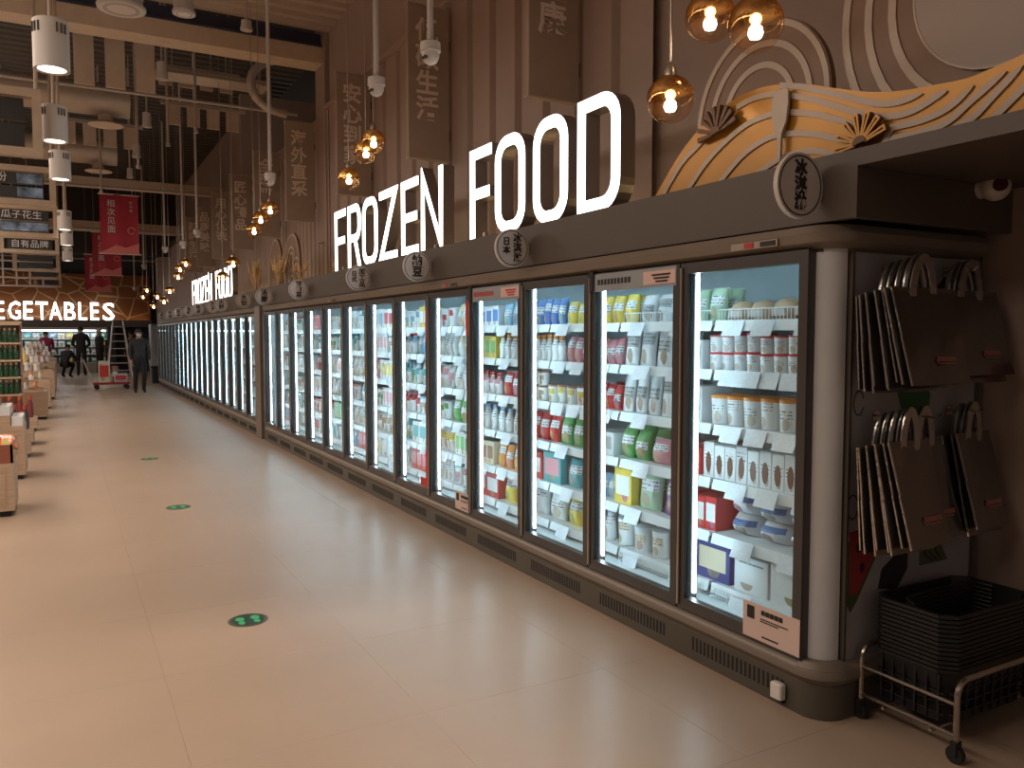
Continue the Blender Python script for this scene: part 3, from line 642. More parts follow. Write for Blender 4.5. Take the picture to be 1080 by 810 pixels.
G = {
 (0, 5): [(.0, .30, 2, 'pouch', .16, .10, 'palegreen', W_, 1), (.34, 1, 4, 'bread', .10, .17, 'tan', W_, 1)],
 (0, 4): [(.0, .16, 1, 'wbox', .15, .20, W_, 'skyblue', 1), (.19, 1, 8, 'tub', .088, .095, W_, 'red', 2)],
 (0, 3): [(.0, .16, 1, 'wbox', .19, .20, W_, 'skyblue', 1), (.20, 1, 6, 'tub', .15, .125, W_, 'orange', 1)],
 (0, 2): [(.0, .15, 1, 'box', .13, .20, 'red', W_, 1), (.18, 1, 9, 'bar', .17, .05, W_, 'brown', 1)],
 (0, 1): [(.0, .30, 3, 'box', .17, .20, 'red', W_, 1), (.33, 1, 3, 'wpouch', .10, .24, 'blue', 'navy', 2)],
 (0, 0): [(.0, .10, 1, 'pouch', .16, .08, 'yellow', W_, 1), (.12, .42, 1, 'box', .20, .10, 'navy', 'cream', 1), (.45, .72, 1, 'wbox', .18, .10, 'grey', W_, 1), (.73, 1, 1, 'wbox', .18, .10, 'teal', W_, 1)],
 (1, 5): [(0, .45, 3, 'pouch', .17, .10, 'yellow', 'green', 1), (.48, 1, 3, 'wpouch', .16, .10, 'grey', 'grey', 1)],
 (1, 4): [(0, .30, 3, 'pouch', .15, .10, 'pink', 'red', 1), (.32, 1, 4, 'wpouch', .22, .07, 'grey', W_, 1)],
 (1, 3): [(0, .28, 3, 'pouch', .15, .10, 'red', 'pink', 1), (.30, 1, 5, 'wpouch', .22, .07, 'grey', W_, 1)],
 (1, 2): [(0, .25, 1, 'wbox', .13, .15, W_, 'grey', 1), (.26, .58, 2, 'pouch', .17, .13, 'green', 'green', 1), (.60, 1, 2, 'pouch', .13, .13, 'pink', W_, 1)],
 (1, 1): [(0, .24, 2, 'pouch', .14, .12, 'skyblue', 'teal', 1), (.26, .46, 1, 'box', .21, .06, 'yellow', W_, 1), (.47, .72, 1, 'pouch', .21, .10, 'palegreen', W_, 1), (.73, 1, 1, 'pouch', .20, .10, 'purple', 'blue', 1)],
 (1, 0): [(0, .22, 2, 'bottle', .19, .08, W_, 'skyblue', 1), (.24, 1, 4, 'tub', .15, .13, 'cream', W_, 1)],
 (2, 5): [(0, .55, 5, 'pouch', .17, .08, 'blue', 'skyblue', 1), (.57, 1, 3, 'pouch', .14, .08, 'yellow', W_, 1)],
 (2, 4): [(0, .55, 6, 'bottle', .18, .07, W_, 'orange', 1), (.57, 1, 4, 'pouch', .16, .09, 'pink', 'purple', 1)],
 (2, 3): [(0, .28, 2, 'tub', .10, .09, 'tan', 'brown', 2), (.30, 1, 5, 'tub', .12, .095, 'yellow', 'brown', 1)],
 (2, 2): [(0, .45, 3, 'pouch', .18, .10, 'red', W_, 1), (.47, 1, 3, 'pouch', .19, .10, 'green', 'yellow', 1)],
 (2, 1): [(0, .26, 1, 'box', .18, .06, 'red', W_, 1), (.28, .55, 1, 'box', .21, .06, 'teal', 'pink', 1), (.57, 1, 2, 'pouch', .18, .10, 'teal', W_, 1)],
 (2, 0): [(0, .55, 2, 'pouch', .19, .12, W_, 'grey', 1), (.57, 1, 2, 'pouch', .19, .12, 'yellow', 'orange', 1)],
 (3, 5): [(0, .5, 4, 'wbox', .15, .06, W_, 'blue', 1), (.52, 1, 3, 'pouch', .16, .08, 'skyblue', W_, 1)],
 (3, 4): [(0, .45, 4, 'box', .16, .06, 'yellow', 'green', 1), (.47, 1, 5, 'bottle', .18, .07, W_, 'orange', 1)],
 (3, 3): [(0, .5, 4, 'bottle', .17, .08, 'pink', 'red', 1), (.52, 1, 3, 'pouch', .18, .08, 'red', W_, 1)],
 (3, 2): [(0, 1, 7, 'bottle', .18, .08, W_, 'skyblue', 1)],
 (3, 1): [(0, .4, 3, 'box', .17, .07, 'cream', 'brown', 1), (.42, 1, 4, 'pouch', .18, .08, 'orange', 'blue', 1)],
 (3, 0): [(0, .5, 2, 'box', .19, .08, 'red', W_, 1), (.52, 1, 2, 'pouch', .20, .10, 'yellow', 'green', 1)],
}
cols = ['white', 'white', 'pink', 'skyblue', 'red', 'cream', 'green', 'white', 'teal', 'yellow', 'tan']
for bay in range(4, 13):
    for s_ in range(6):
        a = random.choice(cols); b_ = random.choice(cols); nn = (3, 4, 5) if bay < 7 else (2, 3); c_ = random.uniform(.35, .65)
        ka, kb = random.choice(['wpouch', 'wbox', 'bottle', 'tub', 'pouch']), random.choice(['pouch', 'wpouch', 'box', 'wbox', 'tub'])
        hh = lambda k_: {'wpouch': .20, 'pouch': .20, 'wbox': .19, 'box': .19, 'bottle': .195, 'tub': .16}[k_]
        G[(bay, s_)] = [(0, c_, random.choice(nn), ka, hh(ka), .10, a, random.choice(cols), 1), (c_ + .02, 1, random.choice(nn), kb, hh(kb), .10, b_, random.choice(cols), 1)]
for (bay, s_), sp in sorted(G.items()): fill_row(bay, s_, sp, 2 if bay < 2 else 1)
# goods in the far run: too small to count
gm = MB()
for k in range(19):
    for z in SHZ:
        q = YR2 + DW * k + .06
        for i in range(5): h_ = random.uniform(.10, .18); gm.bbox(SX0 + .03, SX0 + .20, q + i * .13, q + i * .13 + .115, z, z + h_, .01)
tag(gm.build('packaged_frozen_food', mat('far_goods', (.55, .62, .66), .4, noise=.5, nscale=9)), 'rows of pale packaged food behind the far freezer doors', 'frozen food', kind='stuff')

# ================================================================== SIGNS
def rr_loop(x0, x1, y0, y1, r, sharp_left=False, n=6):
    p = []
    for cx, cy, a0 in ((x1 - r, y1 - r, 90), (x1 - r, y0 + r, 0), (x0 + r, y0 + r, -90), (x0 + r, y1 - r, -180)):
        if sharp_left and cx < (x0 + x1) / 2: p.append((x0, y0 if cy < (y0 + y1) / 2 else y1)); continue
        p += [(cx + r * math.cos(R(a0 - 90 * i / n)), cy + r * math.sin(R(a0 - 90 * i / n))) for i in range(n + 1)]
    return p
def glyph(ch, w_, h, s):
    a, b, c, d = s / 2, w_ - s / 2, s / 2, h - s / 2; m = h * .5
    if ch == 'O': return [(rr_loop(a, b, c, d, min(w_ * .38, .14)), True)]
    if ch == 'D': return [(rr_loop(a, b, c, d, min(w_ * .38, .14), True), True)]
    if ch == 'F': return [([(a, 0), (a, d), (w_, d)], False), ([(a, m), (w_ * .9, m)], False)]
    if ch == 'E': return [([(w_, d), (a, d), (a, c), (w_, c)], False), ([(a, m), (w_ * .92, m)], False)]
    if ch == 'R':
        r = min(w_ * .35, .12)
        lp = [(a, 0), (a, d), (b - r, d)] + [(b - r + r * math.cos(R(t)), d - r + r * math.sin(R(t))) for t in range(75, -1, -15)] + [(b, m - .02 + r)] + [(b - r + r * math.cos(R(t)), m - .02 + r + r * math.sin(R(t))) for t in range(-15, -91, -15)] + [(a, m - .02)]
        return [(lp, False), ([(w_ * .55, m - .02), (b + s * .1, 0)], False)]
    if ch == 'Z': return [([(0, d), (b, d), (a, c), (w_, c)], False)]
    if ch == 'N': return [([(a, 0), (a, d), (b, c), (b, h)], False)]
    return []
def letter_sign(name, label, x, z0, h, stroke, spans, word, depth=.11):
    t = thing(name, label, 'sign', (0, 0, 0))
    for ch, (ya, yb) in zip(word, spans):
        F_ = MX(x, ya, z0); body = MB(); face = MB()
        for pts, cl in glyph(ch, ya - yb, h, stroke):
            body.strip(pts, stroke, F_, -depth, 0, cl); face.strip(pts, stroke * .97, F_, .0005, .008, cl)
        lb = body.build('letter', M_letterside, t); face.build('lit_face', M_letter, lb)
        g = MB()
        for zz in (h * .3, h * .75): g.cyl((x + depth, (ya + yb) / 2 + .1, z0 + zz), (3.6, (ya + yb) / 2 + .1, z0 + zz), .008, 6)
    MB().box(x + .02, x + .06, spans[-1][1], spans[0][0], z0 - .06, z0 - .03).build('base_rail', M_letterside, t)
    n_ = MB()
    for ya, yb in spans: n_.box(x + .025, x + .055, (ya + yb) / 2 - .02, (ya + yb) / 2 + .02, z0 - .04, z0 + .05)
    n_.build('bracket', M_letterside, t)['kind'] = 'stuff'
    return t
SP = [(9.741, 9.315), (9.226, 8.78), (8.707, 8.223), (8.15, 7.65), (7.527, 7.10), (7.03, 6.54), (5.997, 5.62), (5.556, 5.103), (4.981, 4.539), (4.418, 3.965)]
letter_sign('illuminated_sign', 'large lit FROZEN FOOD letters standing above the near freezer', 2.95, 2.325, .72, .085, SP, 'FROZENFOOD')
k_ = (22.15 - 16.62) / (9.741 - 3.965)
SP2 = [(16.62 + (a - 3.965) * k_, 16.62 + (b_ - 3.965) * k_) for a, b_ in SP]
letter_sign('illuminated_sign', 'distant lit FROZEN FOOD letters above the far freezer run', 2.95, 2.28, .66, .085, SP2, 'FROZENFOOD')

vg = thing('illuminated_sign', 'lit VEGETABLES letters across the orange mural wall', 'sign', (0, 0, 0))
for ch, ua, ub in [('V', -22, -12), ('E', -8, 5), ('G', 9, 22), ('E', 25, 35), ('T', 38, 51), ('A', 52, 65.5), ('B', 68, 80), ('L', 83, 92), ('E', 95.5, 104.5), ('S', 108.5, 121)]:
    a = on_y(ua, 337, 38.6); b_ = on_y(ub, 337, 38.6)
    me = text_mesh(ch, 1.05, M_letter, Matrix.Identity(4), .03, 1.0, 'LEFT', .012)
    xs = [v.co.x for v in me.vertices]; ys = [v.co.y for v in me.vertices]
    me.transform(Matrix.Translation((-min(xs), -min(ys), 0)))
    me.transform(Matrix.Diagonal(((b_.x - a.x) / (max(xs) - min(xs)), .76 / (max(ys) - min(ys)), 1, 1)))
    me2 = me.copy(); me2.materials.clear(); me2.materials.append(M_letterside)
    me.transform(MY(a.x, 38.56, 2.19)); me2.transform(MY(a.x, 38.63, 2.19))
    lo = obj('letter', me2, vg); obj('lit_face', me, lo)

# round category signs on the header board
RS = [(2.275, '冰\n淇\n淋', None), (4.604, '冰\n淇\n淋', '日\n本'), (6.203, '納\n豆', None), (7.708, '加\n工\n品', '日\n式'), (10.0, '調\n制\n菜', None), (11.95, '汤\n圆', None), (13.44, '水\n饺', None), (15.55, '火\n锅', None), (16.5, '丸\n子', None), (18.4, '面\n点', None), (19.9, '鱼\n虾', None), (21.8, '蔬\n菜', None), (23.6, '肉\n品', None), (25.7, '点\n心', None)]
RL = ['reading 冰淇淋 at corner of near freezer', 'reading 日本冰淇淋 under the first O of FOOD', 'reading 納豆 under the letters E and N', 'reading 日式加工品 under the letters R and O', 'just before the brown freezer post', 'directly above the brown freezer post', 'first beyond the brown freezer post', 'second beyond the brown freezer post', 'third beyond the brown freezer post', 'fourth beyond the brown freezer post', 'fifth beyond the brown freezer post', 'sixth beyond the brown freezer post', 'seventh beyond the brown freezer post', 'farthest along the header board']
for i, (y, tx, tx2) in enumerate(RS):
    r_ = .128 if i == 0 else .122; zc = 2.14 if i == 0 else 2.115
    kk = 2.49 / 2.57; r_ *= kk; zc = 1.55 + (zc - 1.55) * kk; y *= kk
    t = thing('round_sign', 'round white sign ' + RL[i], 'sign', (2.475, y, zc - r_), 0, 'round signs on the header board')
    F_ = MY(0, 0, r_)
    MB().box(r_ * .93, .125, -.016, -.004, r_ - .03, r_ + .03).build('bracket', M_alu, t)
    MB().prism(arc(0, 0, r_, 0, 360 - 10, 35), F_, .02).build('disc', M_signw, t)
    MB().strip(arc(0, 0, r_ * .90, 0, 360 - 10, 35), .005, F_, .0195, .0215, True).build('rim_line', M_ink, t)
    if tx2:
        obj('lettering', text_mesh(tx, .060, M_ink, F_ @ Matrix.Translation((.035, 0, .021)), .001, 1, 'CENTER', .002, 1.0), t)
        obj('lettering', text_mesh(tx2, .054, M_ink, F_ @ Matrix.Translation((-.042, .01, .021)), .001, 1, 'CENTER', .002, 1.0), t)
    else:
        obj('lettering', text_mesh(tx, .064 if len(tx) > 3 else .09, M_ink, F_ @ Matrix.Translation((0, 0, .021)), .001, 1, 'CENTER', .003, 1.0), t)

# blade boards on the wall
BL = [(5.30, '绿\n色\n健\n康'), (7.677, '低\n碳\n生\n活'), (10.07, '安\n心\n到\n家'), (12.72, '海\n外\n直\n采'), (15.03, '全\n球\n严\n选'), (17.42, '匠\n心\n臻\n品'), (19.74, '用\n心\n优\n选'), (22.2, '品\n质\n美\n味'), (24.3, '新\n鲜\n生\n活')]
BLL = ['brown projecting board cut off by the picture top above FOOD', 'brown projecting board reading 低碳生活 above the letters E and N', 'brown projecting board reading 安心到家 above the first lit letters', 'brown projecting board reading 海外直采 on the dark pier', 'brown projecting board reading 全球严选 behind a dome camera', 'brown projecting board reading 匠心臻品 above the far lit letters', 'brown projecting board reading 用心优选 left of the small globe trio', 'distant brown projecting board, second from the farthest', 'farthest brown projecting board along the wall']
for i, (y, tx) in enumerate(BL):
    t = thing('blade_banner', BLL[i], 'banner', (3.30, y, 3.34), 0, 'projecting boards along the wall')
    MB().bbox(-.225, .225, -.03, .03, 0, 1.50, .006).build('board', M_blade, t)
    for zz in (-.012, 1.50): MB().box(-.23, .23, -.035, .035, zz, zz + .012).build('edge_bar', M_cream, t)
    for zz in (.2, 1.1): MB().box(.225, .24, -.02, .02, zz, zz + .1).build('wall_bracket', M_kick, t)
    obj('lettering', text_mesh(tx, .25, M_char, MY(-.02, -.031, .86 if i else .95), .004, 1, 'CENTER', .006, 1.02), t)

# ================================================================== DECORATIVE BOARDS
def px2(pts, xp): return [(-(on_x(u, v, xp).y), on_x(u, v, xp).z) for u, v in pts]
def c2(pts, ox, sc_): return [(ox + x / sc_, y / sc_) for x, y in pts]
def frameX(x): return MX(x, 0, 0)
def smooth_pts(p, k=3):
    o_ = []
    for i in range(len(p) - 1):
        p0 = p[max(0, i - 1)]; p1 = p[i]; p2 = p[i + 1]; p3 = p[min(len(p) - 1, i + 2)]
        for q in range(k):
            t = q / k
            o_.append(tuple(.5 * (2 * p1[c] + (p2[c] - p0[c]) * t + (2 * p0[c] - 5 * p1[c] + 4 * p2[c] - p3[c]) * t * t + (3 * p1[c] - p0[c] - 3 * p2[c] + p3[c]) * t ** 3) for c in (0, 1)))
    return o_ + [p[-1]]
XW = 2.72
wv = thing('wave_board', 'gold and cream wavy cut-out board standing on the header', 'decoration', (0, 0, 0))
top = smooth_pts([(695, 209), (707, 188), (722, 163), (745, 134), (770, 112), (795, 98), (820, 91), (850, 89), (885, 94), (920, 98), (955, 97), (990, 91), (1025, 84), (1055, 72), (1080, 61), (1110, 45)])
tw = px2(top, XW); zb_ = 2.246
outline = tw + [(tw[-1][0], zb_), (tw[0][0], zb_)]
MB().prism(outline, frameX(XW), .03).build('board', M_goldw, wv)
STR = [c2([(60, 800), (120, 700), (175, 640), (215, 605)], 690, 4.048), c2([(155, 800), (230, 690), (330, 585), (420, 520), (520, 485), (590, 480), (700, 490), (780, 512), (880, 530)], 690, 4.048),
       c2([(280, 785), (370, 675), (450, 612), (520, 580), (600, 570), (700, 575), (790, 595), (840, 610)], 690, 4.048), c2([(440, 745), (520, 690), (600, 655), (680, 645), (760, 655), (800, 650)], 690, 4.048),
       c2([(355, 460), (430, 420), (520, 402), (600, 410), (700, 430), (800, 460), (880, 482), (980, 498), (1070, 488), (1150, 452), (1220, 405), (1255, 388)], 690, 4.048),
       c2([(540, 365), (620, 370), (700, 385), (790, 405), (880, 428), (960, 443), (1030, 440), (1090, 422), (1150, 400)], 690, 4.048),
       c2([(290, 545), (400, 520), (500, 480), (570, 430), (640, 365)], 870, 4.048), c2([(300, 590), (420, 565), (530, 520), (620, 440), (700, 370), (780, 305)], 870, 4.048),
       c2([(560, 545), (640, 500), (710, 425), (790, 340), (850, 280)], 870, 4.048), c2([(715, 515), (790, 440), (860, 370), (930, 310)], 870, 4.048)]
for sgm in STR:
    q_ = smooth_pts(px2(sgm, XW - .03))
    if q_[0][1] < 2.34: q_ = [(q_[0][0] + (q_[0][0] - q_[1][0]) * 2.5, 2.20)] + q_
    MB().strip(q_, .024, frameX(XW), .030, .038, taper=[1] * (len(q_) - 3) + [.8, .5, .1]).build('cream_band', M_cream, wv)
# arches behind
def arch_board(name, label, x, y, z0, r, rings, h_extra=0.0, base=M_brownw, th=.03, ry=None):
    t = thing(name, label, 'decoration', (x, y, z0))
    ry = ry or r
    F_ = MX(0, 0, 0)
    pl = arc(0, h_extra, r, 0, 180, 28, ry)
    MB().prism(pl + [(-r, 0), (r, 0)] if h_extra else pl, F_, th).build('board', base, t)
    for q0, q1 in rings:
        rm = (q0 + q1) / 2
        pts = arc(0, h_extra, r * rm, 0, 180, 24, ry * rm)
        if h_extra: pts = [(r * rm, 0)] + pts + [(-r * rm, 0)]
        MB().strip(pts, r * abs(q1 - q0), F_, th, th + .006).build('cream_ring', M_cream, t)
    return t
arch_board('arch_board', 'brown arch board with cream rings behind the gold wave', 2.95, 2.84, 2.25, .42, [(.92, .985), (.70, .77), (.47, .54)], .36)
bo = thing('ring_board', 'big round board of brown and cream rings above the gold wave', 'decoration', (3.0, 1.72, 2.86))
Rd = .345
MB().prism(arc(0, 0, .69, -62, 242, 40), MX(0, 0, 0), .03).build('board', M_brownw, bo)
for r0, r1 in ((.655, .69), (.545, .58), (.435, .47)): MB().strip(arc(0, 0, (r0 + r1) / 2, -61, 241, 40) if r1 > .6 else arc(0, 0, (r0 + r1) / 2, 0, 350, 40), r1 - r0, MX(0, 0, 0), .03, .036, r1 < .6).build('cream_ring', M_cream, bo)
MB().prism(arc(0, 0, Rd, 0, 350, 40), MX(0, 0, 0), .05).build('centre_disc', M_disc, bo)
MB().strip(arc(0, 0, Rd, 0, 350, 40), .008, MX(0, 0, 0), .03, .052, True).build('disc_rim', M_cream, bo)
MB().box(.0, .03, -.3, .3, -.612, -.5).build('foot_rail', M_kick, bo)
def folding_fan(label, u, v, size, x, open_ribs, m, angle):
    c = on_x(u, v, x); t = thing('folding_fan', label, 'fan', (x, c.y, c.z), 0, 'cut-out fans')
    F_ = MX(0, 0, 0) @ Matrix.Rotation(R(angle), 4, 'Z')
    MB().prism(arc(0, 0, size * .25, 0, 180, 10), F_, .03).build('hub', m, t)
    n = 7 if open_ribs else 9
    for i in range(n):
        a = 8 + 164 * i / (n - 1); ca, sa = math.cos(R(a)), math.sin(R(a)); wd = size * .16
        P = [(size * .2 * ca, size * .2 * sa), (size * ca, size * sa)]
        if open_ribs:
            MB().strip(P, wd, F_, .0, .020).build('rib', m, t)
            L_ = [(size * .22 * ca - sa * wd * .18, size * .22 * sa + ca * wd * .18), (size * .96 * ca - sa * wd * .45, size * .96 * sa + ca * wd * .45), (size * .96 * ca + sa * wd * .45, size * .96 * sa - ca * wd * .45), (size * .22 * ca + sa * wd * .18, size * .22 * sa - ca * wd * .18)]
            MB().strip(L_, .008, F_, .02, .026, True).build('rib_edge', M_goldw, t)
        else:
            MB().strip(P, wd, F_, .0 + .004 * (i % 2), .022 + .004 * (i % 2), taper=[.5, 1.1]).build('rib', m, t)
folding_fan('brown solid cut-out fan on the lower edge of the wave board', 759, 141, .125, XW - .045, False, M_fan, 12)
folding_fan('gold-edged open cut-out fan at centre of the wave board', 911, 152, .115, XW - .045, True, M_fan, 12)
# ice cream spatula
p0 = on_x(823, 171, XW - .05); p1 = on_x(828, 94, XW - .05)
sp = thing('ice_cream_spatula', 'cream wooden spatula cut-out standing behind the corner round sign', 'spatula', (XW - .05, p0.y, p0.z))
hh = p1.z - p0.z
MB().prism([(-.008, 0), (.008, 0), (.012, hh * .38), (.036, hh * .54), (.046, hh * .78), (.044, hh * .96), (.032, hh), (-.020, hh), (-.038, hh * .9), (-.044, hh * .70), (-.030, hh * .50), (-.012, hh * .38)], MX(0, 0, 0), .012).build('blade_and_handle', M_cream, sp)

# arches and wheat further along the header
arch_board('arch_board', 'tall narrow arch board with scalloped rings beside far lit letters', 2.95, 11.75, 2.22, .42, [(.92, .98)], .35, M_brownw, .03, .45)
arch_board('arch_board', 'second tall arch board half hidden behind the wheat', 3.00, 13.0, 2.22, .40, [(.92, .98)], .40, M_brownw, .03, .45)
for k, (yy, zz) in enumerate([(11.75, 2.62), (11.75, 2.30), (11.5, 2.45), (12.0, 2.45)]):
    MB().strip(arc(0, 0, .20, 0, 180, 12), .03, MX(2.915, yy, zz), 0, .006).strip(arc(0, 0, .12, 0, 180, 12), .03, MX(2.915, yy, zz), 0, .006).build('scallop', M_cream, [o for o in bpy.data.objects if o.name.startswith('arch_board') and abs(o.location.y - 11.75) < .01][0]).location = (-2.95, -11.75, -2.22)
M_wheat = mat('wheat', (.62, .42, .20), .6, noise=.15, nscale=30)
def wheat(label, y, x, n, spread, h):
    t = thing('wheat_bundle', label, 'wheat', (x, y, 2.225), 0, 'dried wheat decorations')
    for i in range(n):
        a = (i / (n - 1) - .5) * spread; b_ = random.uniform(-.1, .1); hh_ = h * random.uniform(.75, 1.05)
        tip = Vector((b_, math.sin(a) * hh_, math.cos(a) * hh_)); mid = tip * .62
        s_ = MB(); s_.tube([(0, random.uniform(-.05, .05), 0), mid], .006, 5); s_.cyl(mid, tip, .022, 6, .004); s_.build('stalk', M_wheat, t)
wheat('golden wheat bundle before the tall arch board', 12.05, 2.80, 14, 1.3, .55)
wheat('wheat bundle between the second arch and the far sign', 13.7, 2.80, 14, 1.1, .6)
wheat('small wheat bundle at base of the ribbed wall edge', 10.9, 2.82, 8, .8, .35)
wheat('small wheat bundle by the first lit letter', 9.95, 3.05, 6, .8, .3)

# ================================================================== LAMPS
def globe_mat():
    """gold mirrored top fading into clear glass below"""
    m = bpy.data.materials.new('globe_gold_glass'); m.use_nodes = True; nt = m.node_tree; nt.nodes.clear()
    out = nt.nodes.new('ShaderNodeOutputMaterial'); mx = nt.nodes.new('ShaderNodeMixShader'); tc = nt.nodes.new('ShaderNodeTexCoord'); sx = nt.nodes.new('ShaderNodeSeparateXYZ')
    n = nt.nodes.new('ShaderNodeTexNoise'); n.inputs['Scale'].default_value = 60; ad = nt.nodes.new('ShaderNodeMath'); ad.operation = 'MULTIPLY_ADD'; ad.inputs[1].default_value = .06
    nt.links.new(tc.outputs['Object'], sx.inputs[0]); nt.links.new(tc.outputs['Object'], n.inputs['Vector']); nt.links.new(n.outputs['Fac'], ad.inputs[0]); nt.links.new(sx.outputs[2], ad.inputs[2])
    r = nt.nodes.new('ShaderNodeMapRange'); r.inputs['From Min'].default_value = 0.02; r.inputs['From Max'].default_value = .075; r.inputs['To Min'].default_value = .16; r.inputs['To Max'].default_value = .92
    nt.links.new(ad.outputs[0], r.inputs['Value'])
    tr = nt.nodes.new('ShaderNodeBsdfTransparent'); tr.inputs[0].default_value = (1, .96, .90, 1)
    g = nt.nodes.new('ShaderNodeBsdfGlossy'); g.inputs[0].default_value = (.85, .52, .2, 1); g.inputs['Roughness'].default_value = .08
    nt.links.new(r.outputs[0], mx.inputs[0]); nt.links.new(tr.outputs[0], mx.inputs[1]); nt.links.new(g.outputs[0], mx.inputs[2]); nt.links.new(mx.outputs[0], out.inputs[0])
    return m
M_globe = globe_mat()
GR = .108
globe_me = MB().lathe([(.004, -GR)] + [(GR * math.cos(R(a)), GR * math.sin(R(a))) for a in range(-80, 81, 10)] + [(.012, GR)], n=24).mesh('globe', M_globe, True)
cap_me = MB().lathe([(.03, GR - .008), (.03, GR + .02), (.012, GR + .05), (.005, GR + .06)], n=12).mesh('cap', M_alu, True)
bulb_me = MB().lathe([(.006, .03), (.014, .0), (.027, -.016), (.030, -.034), (.022, -.052), (0.002, -.058)], n=12).mesh('bulb', M_bulb, True)
def globe_lamp(x, y, z, top, label, group, s=1.0):
    t = thing('globe_pendant', label, 'pendant lamp', (x, y, z), 0, group); t.scale = (s, s, s)
    obj('globe', globe_me, t); obj('cap', cap_me, t); obj('bulb', bulb_me, t)
    MB().cyl((0, 0, GR + .05), (0, 0, (top - z) / s), .005, 6).build('stem', M_alu, t)
for u, v, x, lb in [(707, 105, 2.45, 'gold globe pendant nearest the letter D, lowest of the three large ones'), (749, 18, 2.50, 'gold globe pendant cut by picture top, middle of the three large ones'), (797, 26, 2.40, 'gold globe pendant in front of the brown arch board')]:
    p = on_x(u, v, x); globe_lamp(p.x, p.y, p.z, 6.13, lb, 'large gold globe pendants')
cl = [((368, 188), 2.5, 'lowest globe of the trio above the first lit letters'), ((386, 160), 2.5, 'middle globe of the trio above the first lit letters'), ((394, 149), 2.5, 'highest globe of the trio above the first lit letters'),
      ((268, 243), 2.4, 'lowest globe of the trio before the tall boards'), ((275, 231), 2.4, 'middle globe of the trio before the tall boards'), ((285, 221), 2.4, 'highest globe of the trio before the tall boards'),
      ((246, 278), 2.4, 'globe hanging above the end of the far lit letters'), ((235, 293), 2.4, 'globe hanging in front of the far lit letters'),
      ((188, 292), 2.3, 'lowest globe of the cluster left of the far letters'), ((190, 284), 2.3, 'middle globe of the cluster left of the far letters'), ((196, 278), 2.3, 'highest globe of the cluster left of the far letters'),
      ((151, 313), 2.2, 'far globe lowest beside the orange mural'), ((155, 306), 2.2, 'far globe highest beside the orange mural'), ((162, 323), 2.2, 'first tiny globe before the slatted far wall'), ((166, 313), 2.2, 'second tiny globe before the slatted far wall'), ((173, 318), 2.2, 'third tiny globe before the slatted far wall'), ((179, 307), 2.2, 'fourth tiny globe before the slatted far wall')]
for (u, v), x, lb in cl:
    p = on_x(u, v, x); s_ = 1.0
    globe_lamp(p.x, p.y, p.z, 6.13 if p.y < 12.3 else 6.88, 'small gold ' + lb, 'small gold globe pendants', s_)

# ceiling cameras on white poles
def dome_camera(u, v, x, label):
    p = on_x(u, v, x); t = thing('ceiling_camera', label, 'camera', (p.x, p.y, p.z - .06), 0, 'dome cameras on poles')
    top = (6.13 if p.y < 12.2 else 6.85) - p.z + .06
    MB().cyl((0, 0, .14), (0, 0, top), .022, 10).build('pole', M_white, t, True)
    MB().lathe([(.03, .16), (.07, .14), (.072, .08), (.06, .075), (0, .075)], n=16).build('housing', M_white, t, True)
    MB().lathe([(.062, .08), (.06, .04), (.045, .01), (.02, -.005), (0, -.008)], n=16).build('dome', M_white, t, True)
    for dy in (-.015, .015): MB().cyl((-.045, dy - .02, .03), (-.062, dy - .026, .03), .012, 8).build('lens', M_black, t)
for u, v, x, lb in [(454, 58, 2.3, 'white dome camera on pole before the wall board above E and N'), (397, 93, 2.3, 'white dome camera on pole before the first lit letters'), (285, 190, 2.3, 'white dome camera on pole above the small globe trio'), (208, 247, 2.3, 'white dome camera on pole among the farthest wall boards'), (193, 259, 2.3, 'white dome camera on pole beside the far globe cluster'), (174, 264, 2.3, 'white dome camera on pole over the slatted far wall'), (152, 282, 2.3, 'white dome camera on pole right of red banner'), (142, 305, 2.3, 'tiny dome camera on pole before the orange mural')]: dome_camera(u, v, x, lb)
_p = on_y(1050, 197, 1.965)
dc = thing('wall_camera', 'white ball camera mounted under the header slab', 'camera', (_p.x + .055, 1.965, _p.z - .03))
MB().lathe([(0.002, -.058)] + [(.058 * math.cos(R(a)), .058 * math.sin(R(a))) for a in range(-80, 81, 16)] + [(.002, .058)], (-.055, 0, .03), 16).build('ball', M_white, dc, True)
MB().cyl((-.085, -.032, .03), (-.098, -.046, .03), .028, 14).build('lens', mat('lens_red', (.06, .01, .012), .15), dc, True); MB().cyl((-.055, .02, .03), (-.055, .064, .03), .04, 14).build('mount', M_white, dc, True)
rb = tag(MB().bbox(3.595, 3.62, 1.72, 1.86, 2.05, 2.14, .004).build('red_notice', M_redst), 'small red notice plate on wall beside the ball camera', 'notice')
rb2 = tag(MB().bbox(3.59, 3.62, 1.80, 1.90, 1.38, 1.47, .004).build('fire_box', mat('dark_red', (.2, .015, .015), .5)), 'small red box low on wall behind hanging bags', 'box')

